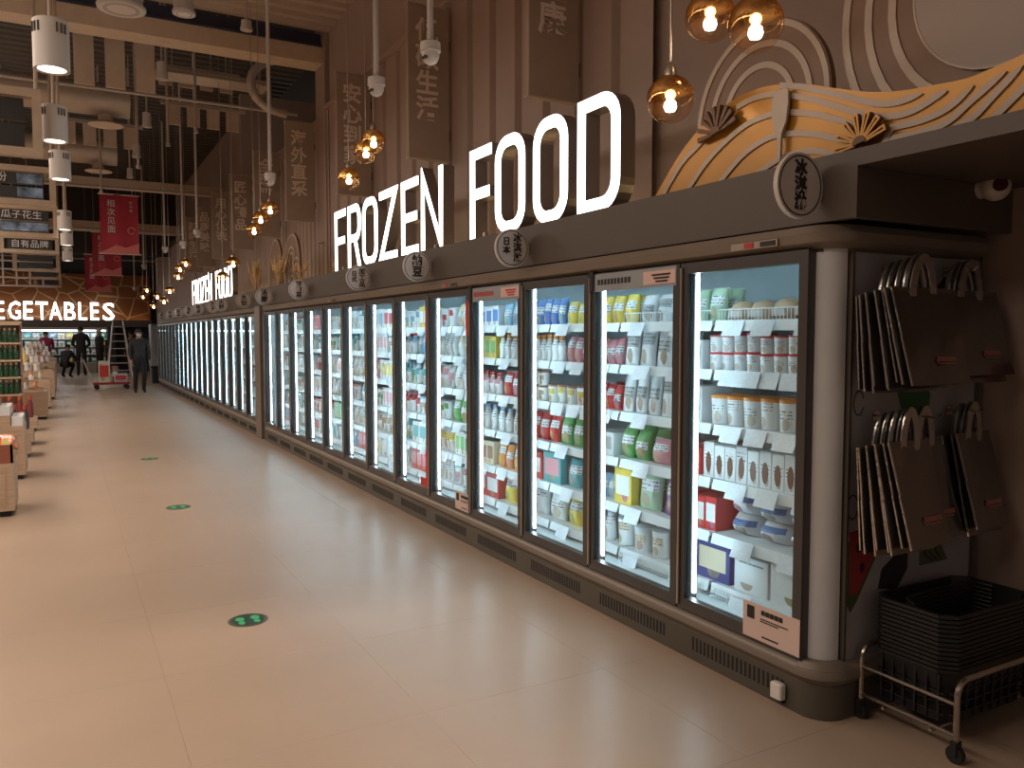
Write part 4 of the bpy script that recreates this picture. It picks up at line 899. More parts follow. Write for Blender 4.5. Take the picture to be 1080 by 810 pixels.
# cylinder downlights over the side shelves
def can_light(loc, r, h, label, spot=0, top=6.13):
    t = thing('can_downlight', label, 'downlight', loc, 0, 'cylinder downlights')
    MB().lathe([(r * .93, .03), (r, .0), (r, h), (r * .9, h + .01), (0, h + .01)], n=20).build('can', M_white, t, True)
    MB().lathe([(r * .80, .012), (r * .5, .020), (0, .022)], n=20).build('lamp_face', M_lampface, t, True)
    MB().lathe([(r * .98, .002), (r * .80, .004), (r * .80, .02)], n=20, cap=False).build('rim', M_alu, t, True)
    sl = MB()
    for a in (200, 215, 230, 290, 305, 320): sl.box(r * math.cos(R(a)) - .006, r * math.cos(R(a)) + .006, r * math.sin(R(a)) - .006, r * math.sin(R(a)) + .006, h * .72, h * .92)
    sl.build('vent_slots', M_kick, t)['kind'] = 'stuff'
    MB().cyl((0, 0, h), (0, 0, top - loc[2]), .014, 8).build('stem', M_wood2, t)
    if spot:
        l = bpy.data.lights.new('downlight_beam', 'SPOT'); l.energy = spot; l.color = WARM; l.spot_size = R(95); l.spot_blend = .8; l.shadow_soft_size = .08
        o = bpy.data.objects.new('downlight_beam', l); COL.objects.link(o); o.parent = t; o.location = (0, 0, -.03)
for i, (x, y) in enumerate([(-.01, 6.02), (-.01, 8.2), (.03, 10.15), (.08, 14.9), (.12, 17.4), (.15, 21.0)]):
    can_light((x, y, 3.24), .105, .30, 'white cylinder downlight, %s of the row over the side shelves' % ORD[i], 90, 6.13 if y < 12 else 6.85)
# high ceiling spots
def disc_light(u, v, y, label, r, can=True):
    p = on_y(u, v, y); t = thing('ceiling_spotlight', label, 'spotlight', tuple(p), 0, 'high ceiling spotlights')
    top = (6.13 if y < 12.3 else 6.85) - p.z
    MB().lathe([(r, 0), (r * 1.02, .03), (r * .9, .05), (r * .85, .06 + r * (2.2 if can else .8)), (r * .2, .08 + r * (2.2 if can else .8)), (0, .08 + r * (2.2 if can else .8))], n=20).build('housing', M_white, t, True)
    MB().lathe([(r * .92, -.004), (r * .6, .01), (0, .012)], n=20).build('lens', mat('lens_pale', (.7, .6, .5), .3), t, True)
    MB().lathe([(r * .75, -.008), (r * .60, -.008), (r * .6, .0), (r * .75, .0), (r * .75, -.008)], n=20, cap=False).build('ring', M_pipe, t, True)
    MB().cyl((0, 0, .1), (0, 0, max(.3, top)), .015, 8).build('stem', M_pipe, t)
for u, v, y, r, c_, lb in [(128, 10, 10.5, .26, False, 'large pale round spotlight at picture top'), (194, 15, 10.5, .13, True, 'white canister spotlight hanging beside large round one'), (260, 32, 11.5, .08, False, 'small spotlight below the ribbed roof deck'), (171, 84, 13.2, .085, True, 'white canister on a cable below the cream beam'), (155, 134, 14.5, .075, True, 'white canister hanging above the two round ducts'), (144, 166, 16.5, .075, True, 'lowest white canister with curled cable'), (137, 188, 18.0, .06, True, 'little white canister above the red banners')]: disc_light(u, v, y, lb, r, c_)

# ================================================================== HANGING AISLE FRAMES AND BANNERS
M_blackb = mat('signboard_black', (.018, .017, .017), .35); M_signtx = mat('signboard_text', (.62, .60, .58), .5); M_bluepic = mat('signboard_picture', (.16, .22, .32), .4, noise=.9, nscale=6)
FR = [(-.10, 8.0, [('', 0), ('', 0)], 1.5, .56), (-.02, 11.58, [('成人奶粉', 1), ('麦 片', 1)], 1.25, .47), (-.01, 15.0, [('瓜子花生', 0), ('', 1)], 1.0, .50), (-.01, 19.5, [('自有品牌', 0)], 1.05, .36), (-.02, 23.3, [('', 0), ('', 0)], 1.0, .48), (.01, 28.4, [('', 0)], .85, .36), (.03, 33.0, [('', 0)], .85, .36)]
FL = ['nearest wooden hanging frame with two blank black boards', 'second hanging frame, black boards with white words beside blue picture strips', 'third hanging frame, four white characters above a wide blue picture', 'fourth hanging frame with a single black board of four characters', 'fifth hanging frame with two narrow blank boards', 'small distant wooden hanging frame, second from the farthest', 'farthest small wooden hanging frame in the row']
for (xr, y, rows, wd, h), lb in zip(FR, FL):
    zt = 3.61; t = thing('aisle_sign_frame', lb, 'hanging sign', (xr - wd, y, zt - h), 0, 'wooden aisle sign frames')
    b = .07
    for a in [(0, wd, 0, b), (0, wd, h - b, h)]: MB().box(a[0], a[1], -.05, .05, a[2], a[3]).build('frame_rail', M_wood2, t)
    for a in [(0, b), (wd - b, wd)]: MB().box(a[0], a[1], -.05, .05, b, h - b).build('frame_stile', M_wood2, t)
    ih = (h - 2 * b) / len(rows)
    for k, (tx, pic) in enumerate(rows):
        z1 = h - b - k * ih - .012; z0 = z1 - ih + .024
        bd = MB().box(b + .06, wd - b - .06, -.015, .015, z0, z1).build('sign_board', M_blackb, t)
        if pic: MB().box(wd - b - .06 - (.28 if tx else wd - 2 * b - .14), wd - b - .07, -.018, -.015, z0 + .01, z1 - .01).build('picture', M_bluepic, bd)
        if tx: obj('lettering', text_mesh(tx, min(.17, (z1 - z0) * .9), M_signtx, MY((wd - .28 * pic) / 2, -.02, (z0 + z1) / 2), .002), bd)
    for a in (b / 2, wd - b / 2):
        for q in (-.03, .03): MB().cyl((a, q, h), (a, q, (6.13 if y < 12 else 6.85) - zt + h), .016, 6).build('hanger', M_wood2, t)
for k, (x0, x1, y, z0, z1) in enumerate([(.79, 1.56, 20, 3.36, 4.66), (.81, 1.55, 26, 3.28, 4.5), (.72, 1.50, 31, 3.05, 4.3)]):
    t = thing('red_banner', 'hanging red festival banner with white vertical lettering, %s from camera' % ['closest', 'second', 'farthest'][k], 'banner', (x0, y, z0), 0, 'red hanging banners')
    wd, h = x1 - x0, z1 - z0
    P = []; n = 8
    MB().add([(wd * i / n, .02 * math.sin(i * 1.3), zz) for zz in (0, h) for i in range(n + 1)] + [(wd * i / n, .02 * math.sin(i * 1.3) + .006, zz) for zz in (0, h) for i in range(n + 1)],
             [(i, i + 1, i + n + 2, i + n + 1) for i in range(n)] + [(i + 2 * (n + 1), i + 3 * (n + 1), i + 3 * (n + 1) + 1, i + 2 * (n + 1) + 1) for i in range(n)]).build('cloth', M_red, t, True)
    MB().prism([(.0, .03), (.15, .10), (.3, .20), (.5, .14), (wd, .25), (wd, .0), (0, 0)], MY(0, -.025, 0), .004).build('wave_print', M_redlight, t)
    obj('lettering', text_mesh('相\n次\n见\n面', .17, M_signtx, MY(.22, -.03, h * .62), .002, 1, 'CENTER', 0, 1.1), t)
    obj('small_lettering', text_mesh('新\n年\n味', .08, M_signtx, MY(.62, -.03, h * .80), .002, 1, 'CENTER', 0, 1.1), t)
    MB().strip(arc(.62, h * .40, .07, 0, 330, 10), .03, MY(0, -.025, 0), 0, .004).build('emblem', M_redlight, t)
    MB().cyl((-.03, 0, h), (wd + .03, 0, h), .015, 8).cyl((-.03, 0, 0), (wd + .03, 0, 0), .012, 8).build('rod', M_white, t)
    for a in (.05, wd - .05): MB().cyl((a, 0, h), (a, 0, (6.92 if y < 30 else 6.84) - z0), .004, 5).build('wire', M_pipe, t)

# ================================================================== BAGS ON THE END PANEL
def shop_bag(label, xc, ztop, ytop, wd, h, lean, rz, th, group, logo=True):
    t = thing('insulated_bag', label, 'bag', (xc, ytop, ztop), rz, group)
    Mx = Matrix.Rotation(R(-lean), 4, 'X')
    nx, nz = 6, 6; P = []; f = []
    for s_ in (-1, 1):
        for j in range(nz + 1):
            for i in range(nx + 1):
                u, v = i / nx, j / nz
                bul = th * (.25 + .75 * math.sin(math.pi * u) ** .5 * v) * .5 * s_ + .004 * math.sin(u * 9 + v * 7 + rz * 50)
                P.append(Mx @ Vector(((u - .5) * wd, bul, -v * h)))
    o_ = (nx + 1) * (nz + 1)
    for s_ in (0, o_):
        for j in range(nz):
            for i in range(nx): a = s_ + j * (nx + 1) + i; f.append((a, a + 1, a + nx + 2, a + nx + 1))
    rim = [j * (nx + 1) for j in range(nz + 1)] + [nz * (nx + 1) + i for i in range(1, nx + 1)] + [j * (nx + 1) + nx for j in range(nz - 1, -1, -1)] + [i for i in range(nx - 1, 0, -1)]
    for a, b_ in zip(rim, rim[1:] + rim[:1]): f.append((a, b_, b_ + o_, a + o_))
    MB().add(P, f).build('body', M_silver, t, True)
    hd = MB(); hw = wd * .17
    pts = [(-hw, -.05)] + [(-hw * math.cos(R(a)) * (1 - .15 * math.sin(R(a))), .115 * math.sin(R(a))) for a in range(0, 181, 15)] + [(hw, -.05)]
    hd.strip(pts, .035, MY(0, -.004, 0), 0, .006)
    hd.build('handle', M_silver2, t, True)
    MB().box(-wd * .5, wd * .5, -.006, .006, -.018, .0).build('hem', M_silver, t)
    gs = MB()
    for v0, v1 in ((0, .5), (.5, 1)):
        a_ = Mx @ Vector((-wd * .5 - .001, 0, -v0 * h)); b_ = Mx @ Vector((-wd * .5 - .001, -.002, -v1 * h)); gs.cyl(a_, b_, .0045, 5)
    gs.build('piping', M_silver2, t)
    if logo:
        lg = MB(); zc = -h * .76
        fm = Mx @ MY(wd * .12, -th * .5 - .004, zc)
        lg.prism([(-.045, -.005), (.055, -.005), (.055, .014), (-.045, .014)], fm, .002).prism([(-.062, .004), (-.055, -.012), (-.045, .016), (-.052, .014), (-.056, 0)], fm, .002).prism([(-.05, -.016), (.045, -.016), (.045, -.010), (-.05, -.010)], fm, .002)
        lg.build('logo', M_logo, t)
PILE = [('upper stack nearest the corner post', 2.92, 1.735, 2.075, .39, .36, 9, 'upper bag stack by corner post'), ('upper stack beside the wall', 3.32, 1.735, 2.08, .39, .36, 4, 'upper bag stack by wall'), ('lower stack nearest the corner post', 2.885, 1.14, 2.075, .28, .40, 8, 'lower bag stack by corner post'), ('lower middle stack', 3.10, 1.13, 2.085, .26, .40, 2, 'lower middle bag stack'), ('lower stack beside the wall', 3.375, 1.14, 2.08, .25, .40, 4, 'lower bag stack by wall')]
for pn, xc, zt, yt, wd, h, n, gp in PILE:
    for k in range(n):
        shop_bag('silver foil carrier bag, %s from panel in %s' % (ORD[k], pn), xc - .006 * (n - 1 - k) - (.02 if k < n - 1 else 0) * (k % 2), zt - .004 * (n - 1 - k), yt - (.016 if n < 6 else .0125) * k, wd - .004 * k, h + .012 * (k % 3) , 2 + (k + 1) * 13 / n, R(random.uniform(-2, 2)), .013, gp)
    hk = thing('bag_hook', 'metal peg holding the bags of the ' + pn, 'hook', (xc, 2.138, zt + .085), 0, 'pegs on the end panel')
    MB().tube([(0, 0, 0), (0, -.12, 0), (0, -.15, .02)], .005, 6).build('peg', M_chrome, hk); MB().box(-.02, .02, -.004, 0, -.02, .02).build('plate', M_chrome, hk)

# ================================================================== BASKETS AND RACK
BX0, BX1, BY0, BY1 = 2.815, 3.395, 1.745, 2.085
def basket_mesh(h):
    b = MB(); cx, cy, hx, hy = 0, 0, (BX1 - BX0) / 2, (BY1 - BY0) / 2; ch = .05
    def ring(k, z, ins=0):
        a, c = hx * k - ins, hy * k - ins
        return [(-a + ch, -c, z), (a - ch, -c, z), (a, -c + ch, z), (a, c - ch, z), (a - ch, c, z), (-a + ch, c, z), (-a, c - ch, z), (-a, -c + ch, z)]
    rs = [ring(.82, 0), ring(.965, h - .012), ring(1.0, h - .012), ring(1.0, h), ring(.94, h), ring(.80, .006, .004)]
    P = sum(rs, []); f = [tuple(range(7, -1, -1)), tuple(range(40, 48))]
    for k in range(5):
        for i in range(8): f.append((k * 8 + i, k * 8 + (i + 1) % 8, k * 8 + 8 + (i + 1) % 8, k * 8 + 8 + i))
    b.add(P, f)
    # raised lattice ribs on the side walls
    return b.mesh('shopping_basket', M_basket)
bm_ = basket_mesh(.22)
rib = MB()
for i in range(9):
    x = -.22 + .055 * i
    rib.box(x - .004, x + .004, -.163, -.150, .02, .20)
for i in range(6):
    y = -.12 + .048 * i
    rib.box(-.277, -.262, y - .004, y + .004, .02, .20)
for z in (.05, .09, .13): rib.box(-.25, .25, -.160, -.148, z - .003, z + .003).box(-.272, -.258, -.14, .14, z - .003, z + .003)
rib_me = rib.mesh('lattice', M_basket)
hnd_me = MB().tube([(-.25, 0, .215), (-.22, .06, .222), (0, .08, .224), (.22, .06, .222), (.25, 0, .215)], .006, 5).mesh('handle', M_basket)
NB = 13
for k in range(NB):
    o = obj('shopping_basket', bm_, None, ((BX0 + BX1) / 2, (BY0 + BY1) / 2, .085 + .0172 * k), (0, 0, R(random.uniform(-.6, .6))))
    tag(o, 'black plastic shopping basket, %s from bottom of the nested stack' % ORD[k] if k < NB - 1 else 'topmost black shopping basket of the nested stack, open on top', 'basket', 'nested shopping baskets')
    obj('handle', hnd_me, o)
    if k == 0: obj('lattice', rib_me, o)['kind'] = 'stuff'
rk = thing('basket_rack', 'chrome tube trolley rack on castors under the baskets', 'rack', (0, 0, 0))
xa, xb, ya, yb = 2.79, 3.42, 1.70, 2.10
def hoop(y):
    r_ = .06; zt = .30
    return [(xa, y, .07), (xa, y, zt - r_)] + [(xa + r_ - r_ * math.cos(R(a)), y, zt - r_ + r_ * math.sin(R(a))) for a in range(15, 91, 15)] + [(xb - r_ + r_ * math.sin(R(a)), y, zt - r_ + r_ * math.cos(R(a))) for a in range(0, 91, 15)] + [(xb, y, .07)]
for y in (ya, yb): MB().tube(hoop(y), .011, 8).build('end_hoop', M_chrome, rk, True)
for x in (xa, xb):
    for z in (.215, .10): MB().cyl((x, ya, z), (x, yb, z), .008, 8).build('side_rail', M_chrome, rk, True)
for y in (ya + .1, yb - .1): MB().cyl((xa, y, .078), (xb, y, .078), .007, 8).build('cross_bar', M_chrome, rk, True)
for x in (xa, xb):
    for y in (ya, yb):
        c_ = MB().cyl((x - .012, y, .032), (x + .012, y, .032), .032, 12).build('caster', M_rubber, rk, True); MB().box(x - .018, x + .018, y - .012, y + .012, .03, .08).build('caster_fork', M_black, c_)

# plug-like sensor on the kick panel
pg = thing('kick_sensor', 'small white plastic box clipped onto the freezer kick panel', 'sensor', (2.585, 2.33, .02))
MB().bbox(-.035, 0, -.03, .03, .02, .085, .006).build('case', M_plug, pg); MB().box(-.01, .004, -.02, .02, .0, .02).build('clip', M_rubber, pg)

# floor stickers
for k, (x, y) in enumerate([(.84, 4.47), (.87, 7.77), (.915, 11.03)]):
    t = thing('floor_sticker', 'round green footprint sticker on the floor, %s along the aisle' % ORD[k], 'sticker', (x, y, 0), 0, 'green floor stickers')
    MB().prism(arc(0, 0, .105, 0, 350, 30), MZ(0, 0, .0005), .0012).build('disc', M_green if k == 0 else mat('sticker_worn', (.05, .12, .06), .4), t)
    MB().strip(arc(0, 0, .097, 0, 350, 30), .008, MZ(0, 0, .0017), 0, .0006, True).build('rim', mat('sticker_rim', (.16, .11, .07), .5), t)
    for s_ in (-1, 1):
        pf = MB(); pf.prism([(.04 * s_ + a, b_) for a, b_ in arc(0, -.035, .018, 0, 330, 11, .026)], MZ(0, 0, .0017), .0008).prism([(.04 * s_ + a, b_) for a, b_ in arc(0, .025, .024, 0, 330, 11, .034)], MZ(0, 0, .0017), .0008)
        pf.build('footprint', M_greenl, t)

# ================================================================== SIDE DISPLAYS (left of the aisle)
XL = -.40
def wood_case(name, label, x0, x1, y0, y1, z1, m=M_wood):
    t = thing(name, label, 'display', (x0, y0, 0)); W__, D__ = x1 - x0, y1 - y0
    MB().box(0, W__, 0, D__, .05, z1).build('carcass', m, t)
    MB().box(.03, W__ - .03, .03, D__ - .03, 0, .05).build('plinth', M_black, t)
    MB().box(.04, W__ - .06, -.006, 0, .10, z1 - .04).build('front_panel', m, t)
    return t
# orange snack bin
t = wood_case('wooden_bin', 'light wooden promotion bin holding orange snack bags', -1.45, XL, 8.06, 8.66, .46)
MB().box(0, .02, 0, .6, .46, .62).box(1.03, 1.05, 0, .6, .46, .62).box(0, 1.05, .58, .6, .46, .62).box(0, 1.05, 0, .012, .46, .62).build('clear_guard', mat('guard_red', (.30, .10, .06), .2), t)
pouch_me, seal_me = UN['pouch']
for i in range(14):
    x = -1.35 + .88 * (i % 5) / 4 + random.uniform(-.03, .03); y = 8.2 + .32 * ((i // 5) % 3) / 2; z = .50 + .05 * (i // 5)
    o = obj('snack_bag', pouch_me, None, (x, y, z), (R(random.uniform(-25, 25)), R(random.uniform(40, 70)), R(random.uniform(0, 180))), (.08, .16, .24), random.choice([(.75, .16, .04), (.80, .22, .05), (.62, .08, .03)]))
    tag(o, 'orange snack bag in the wooden bin, %s in %s layer' % (ORD[i % 5], ['bottom', 'middle', 'top'][i // 5]), 'snack', 'snack bags in the wooden bin'); obj('seal', seal_me, o, color=(.8, .6, .4))
# stepped pale boxes
t = wood_case('stepped_stand', 'stepped wooden stand carrying pale blue boxes', -1.2, XL + .01, 10.1, 10.7, .58)
for k in range(1, 5): MB().box(.0, .80 - .115 * k, .02, .58, .58 + .115 * (k - 1), .58 + .115 * k).build('step', M_wood, t)
box_me, pr_me = UN['wbox']
for k in range(5):
    for q in range(2):
        o = obj('pale_carton', box_me, None, (XL - .055 - .115 * k, 10.26 + .27 * q, .58 + .115 * k), None, (.105, .25, .10), (.62, .74, .78)); tag(o, 'pale blue carton on the %s step, %s row' % (ORD[k], ['front', 'back'][q]), 'carton', 'cartons on the stepped stand'); obj('front_print', pr_me, o, color=(.8, .85, .86))
# low bottle crates
dkb = UN['bottle'][0].copy(); dkb.materials.clear(); dkb.materials.append(M_plain)
for k, (y, col) in enumerate([(11.9, (.20, .03, .03)), (13.2, (.10, .06, .05)), (15.1, (.22, .04, .04))]):
    t = wood_case('bottle_crate', 'low wooden crate of dark bottles, %s along the side displays' % ORD[k], XL - .75, XL + .0, y, y + .5, .22)
    for i in range(5):
        for j in range(2):
            o = obj('dark_bottle', dkb, None, (XL - .66 + .14 * i, y + .13 + .22 * j, .22), None, (.10, .10, .34), col); tag(o, 'dark bottle %s in %s row of the %s crate' % (ORD[i], ['front', 'back'][j], ORD[k]), 'bottle', 'bottles in the low crates'); obj('cap', UN['bottle'][1], o, color=(.5, .1, .05))
# green bottle gondola
t = thing('bottle_gondola', 'tall wooden shelf unit filled with green bottles', 'shelves', (-2.1, 15.9, 0))
for z in (.15, .565, .855, 1.145, 1.435, 1.755): MB().box(0, 1.47, 0, .55, z - .03, z).build('shelf', M_wood, t)
MB().box(0, 1.47, .55, .58, 0, 1.80).build('back_panel', M_wood, t); MB().box(1.45, 1.48, .3, .58, 0, 1.80).box(-.02, 0, .3, .58, 0, 1.80).build('side_panel', M_wood, t)
gb = MB().lathe([(.40, 0), (.46, .04), (.46, .60), (.22, .78), (.16, .92)], n=10).mesh('green_bottle', M_bottle, True)
for s_, z in enumerate((.565, .855, 1.145, 1.435)):
    for i in range(9):
        o = obj('green_bottle', gb, None, (-.70 - .074 * i, 15.96, z), None, (.070, .070, .235)); tag(o, 'green glass bottle, %s from the aisle along the %s bottle shelf' % (ORD[i], ORD[s_]), 'bottle', 'green bottles on the wooden shelves')
        obj('cap', UN['bottle'][1], o, (0, 0, .03), color=(.5, .40, .28))
# mixed goods tables further along
def goods_table(label, y, x1, h, cols_, nlev, seed):
    random.seed(seed)
    t = wood_case('goods_table', label, x1 - .8, x1, y, y + .9, h)
    for L in range(nlev): MB().box(.05, .75 - .1 * L, .15 + .15 * L, .85, h + .17 * L, h + .17 * L + .03).build('tier', M_wood, t)
    for L in range(nlev):
        for i in range(4):
            kind = random.choice(['box', 'pouch', 'bottle', 'tub']); c_ = random.choice(cols_); me, pt = UN[kind]
            o = obj('packaged_goods', me, None, (x1 - .68 + (.165 - .025 * L) * i, y + .28 + .15 * L, h + .17 * L + .03), None, (.10, .13, .16), PAL[c_]); tag(o, '%s packaged item, %s on tier %s of the %s' % (c_, ORD[i], ['one', 'two', 'three', 'four'][L], label.split(' table')[0].replace('wooden', '').strip() + ' table'), 'groceries', 'goods on the side tables'); obj('print_or_cap', pt, o, color=PAL[random.choice(cols_)])
goods_table('first wooden table of bright packets behind the bottle shelves', 17.2, -.28, .52, ['orange', 'yellow', 'red', 'brown', 'cream'], 4, 1)
goods_table('second wooden table of bright packets in the side row', 19.6, -.26, .60, ['orange', 'yellow', 'tan', 'cream'], 4, 2)
goods_table('third wooden table of pale packets in the side row', 22.6, -.20, .70, ['cream', 'white', 'tan', 'brown'], 3, 3)
goods_table('fourth wooden table of pale packets in the side row', 25.6, -.20, .80, ['pink', 'white', 'cream', 'skyblue'], 3, 4)
goods_table('fifth wooden table of packets nearest the far coolers', 29.0, -.20, .85, ['pink', 'white', 'palegreen', 'cream'], 3, 5)
random.seed(11)
# lattice canopy over the far tables
t = thing('lattice_canopy', 'dim metal lattice canopy hanging above the far side tables', 'canopy', (-5.2, 30.0, 3.1))
for i in range(14): MB().box(.36 * i, .36 * i + .05, -.03, .03, 0, 1.1).build('lattice_bar', M_pipe, t)
for j in range(5): MB().box(0, 5.0, -.04, .04, .26 * j, .26 * j + .05).build('lattice_rail', M_pipe, t)
for a in (.3, 4.6): MB().cyl((a, 0, 1.1), (a, 0, 3.75), .02, 6).build('hanger', M_pipe, t)

# ================================================================== FAR END: COOLER, LADDER, CART, PEOPLE
ck = thing('vegetable_cooler', 'open multideck cooler lit white below the VEGETABLES letters', 'cooler', (-2.6, 38.0, 0))
MB().box(0, 4.25, .85, 1.0, 0, 1.9).build('back_panel', mat('cooler_liner', (.45, .55, .60), .4), ck)
MB().box(0, 4.25, 0, .85, 0, .42).build('base', mat('cooler_base', (.40, .38, .36), .4), ck)
MB().box(0, 4.25, .05, .85, 1.78, 1.9).build('top', M_white, ck)
MB().box(.05, 4.2, .06, .12, 1.74, 1.78).build('lamp', emit_mat('cooler_led', (.85, .95, 1), 14), ck)
for z in (.42, .78, 1.10, 1.42): MB().box(0, 4.25, .2 + .08 * (z > .5), .85, z - .03, z).build('shelf', M_shelf, ck)
MB().box(4.25, 4.55, -.05, 1.0, 0, 1.9).box(-.1, 0, -.05, 1.0, 0, 1.9).build('end_panel', mat('cooler_end', (.05, .065, .075), .5), ck)
cc = ['white', 'palegreen', 'skyblue', 'green', 'white', 'cream', 'yellow', 'grey', 'teal']
for L, z in enumerate((.42, .78, 1.10, 1.42)):
    for i in range(14):
        k_ = random.choice(['box', 'wbox', 'pouch']); me, pt = UN[k_]; c_ = random.choice(cc)
        o = obj('chilled_pack', me, None, (-2.45 + .30 * i, 38.36, z), (0, 0, R(90)), (.16, .24, .22), PAL[c_]); tag(o, '%s chilled pack, %s along the %s cooler shelf' % (c_, ORD[i], ORD[L]), 'groceries', 'packs in the vegetable cooler')
# step ladder
ld = thing('step_ladder', 'white aluminium step ladder standing open near the cooler', 'ladder', (1.82, 33.5, 0))
M_lad = mat('ladder_alu', (.62, .60, .58), .35, .3)
for s_ in (-1, 1):
    MB().tube([(s_ * .42, -.5, 0), (s_ * .16, 0, 2.15)], .03, 6).build('front_rail', M_lad, ld); MB().tube([(s_ * .42, .55, 0), (s_ * .16, .05, 2.15)], .025, 6).build('rear_rail', M_lad, ld)
for i in range(1, 8):
    t_ = i / 8; hw = .42 - .26 * t_; MB().box(-hw, hw, -.5 + .5 * t_ - .04, -.5 + .5 * t_ + .04, 2.15 * t_ - .015, 2.15 * t_ + .015).build('rung', M_lad, ld)
MB().box(-.18, .18, -.06, .12, 2.13, 2.17).build('top_cap', M_lad, ld)
# red cart
ct = thing('platform_cart', 'low red platform cart loaded with goods in the aisle', 'cart', (1.22, 26.2, 0))
M_cart = mat('cart_red', (.30, .02, .02), .4)
MB().bbox(-.50, .46, -.3, .3, .14, .20, .02).build('platform', M_cart, ct)
MB().tube([(-.48, -.25, .2), (-.72, -.25, .85), (-.72, .25, .85), (-.48, .25, .2)], .02, 8).build('push_handle', mat('cart_handle', (.55, .42, .28), .4), ct)
for x in (-.4, .38):
    for y in (-.22, .22): MB().cyl((x, y - .02, .07), (x, y + .02, .07), .07, 12).build('wheel', M_rubber, ct)
for k, (x, y, z, d, w_, h, c_, lb) in enumerate([(1.12, 26.2, .20, .30, .4, .30, 'cream', 'cream sack lying on the red cart'), (1.45, 26.2, .20, .24, .35, .24, 'grey', 'grey carton at end of the red cart'), (1.30, 26.15, .20, .16, .2, .46, 'brown', 'dark bottle bag standing on the red cart'), (1.02, 26.1, .20, .14, .3, .62, 'cream', 'tall cream board box on the red cart')]):
    me, pt = UN['pouch' if k in (0, 2) else 'box']; o = obj('cart_load', me, None, (x, y, z), (0, 0, R(90)), (d, w_, h), PAL[c_]); tag(o, lb, 'goods', 'load on the red cart'); obj('print', pt, o, color=PAL['red'])
bn = thing('waste_bin', 'black rectangular bin at the far end of the freezers', 'bin', (2.75, 28.6, 0))
MB().bbox(-.25, .25, -.2, .2, 0, .50, .02).build('body', M_black, bn); MB().bbox(-.27, .27, -.22, .22, .50, .56, .02).build('lid', M_rubber, bn)
mc = thing('upright_cooler', 'grey upright cabinet standing past the freezer end', 'cabinet', (3.0, 30.2, 0))
MB().bbox(-.35, .5, 0, .8, 0, 1.95, .02).build('body', mat('cab_grey', (.20, .22, .24), .4), mc); MB().box(-.33, .48, -.01, 0, .2, 1.85).build('door', mat('cab_door', (.28, .31, .34), .2), mc); MB().cyl((-.25, -.04, .9), (-.25, -.04, 1.3), .012, 6).build('handle', M_chrome, mc)

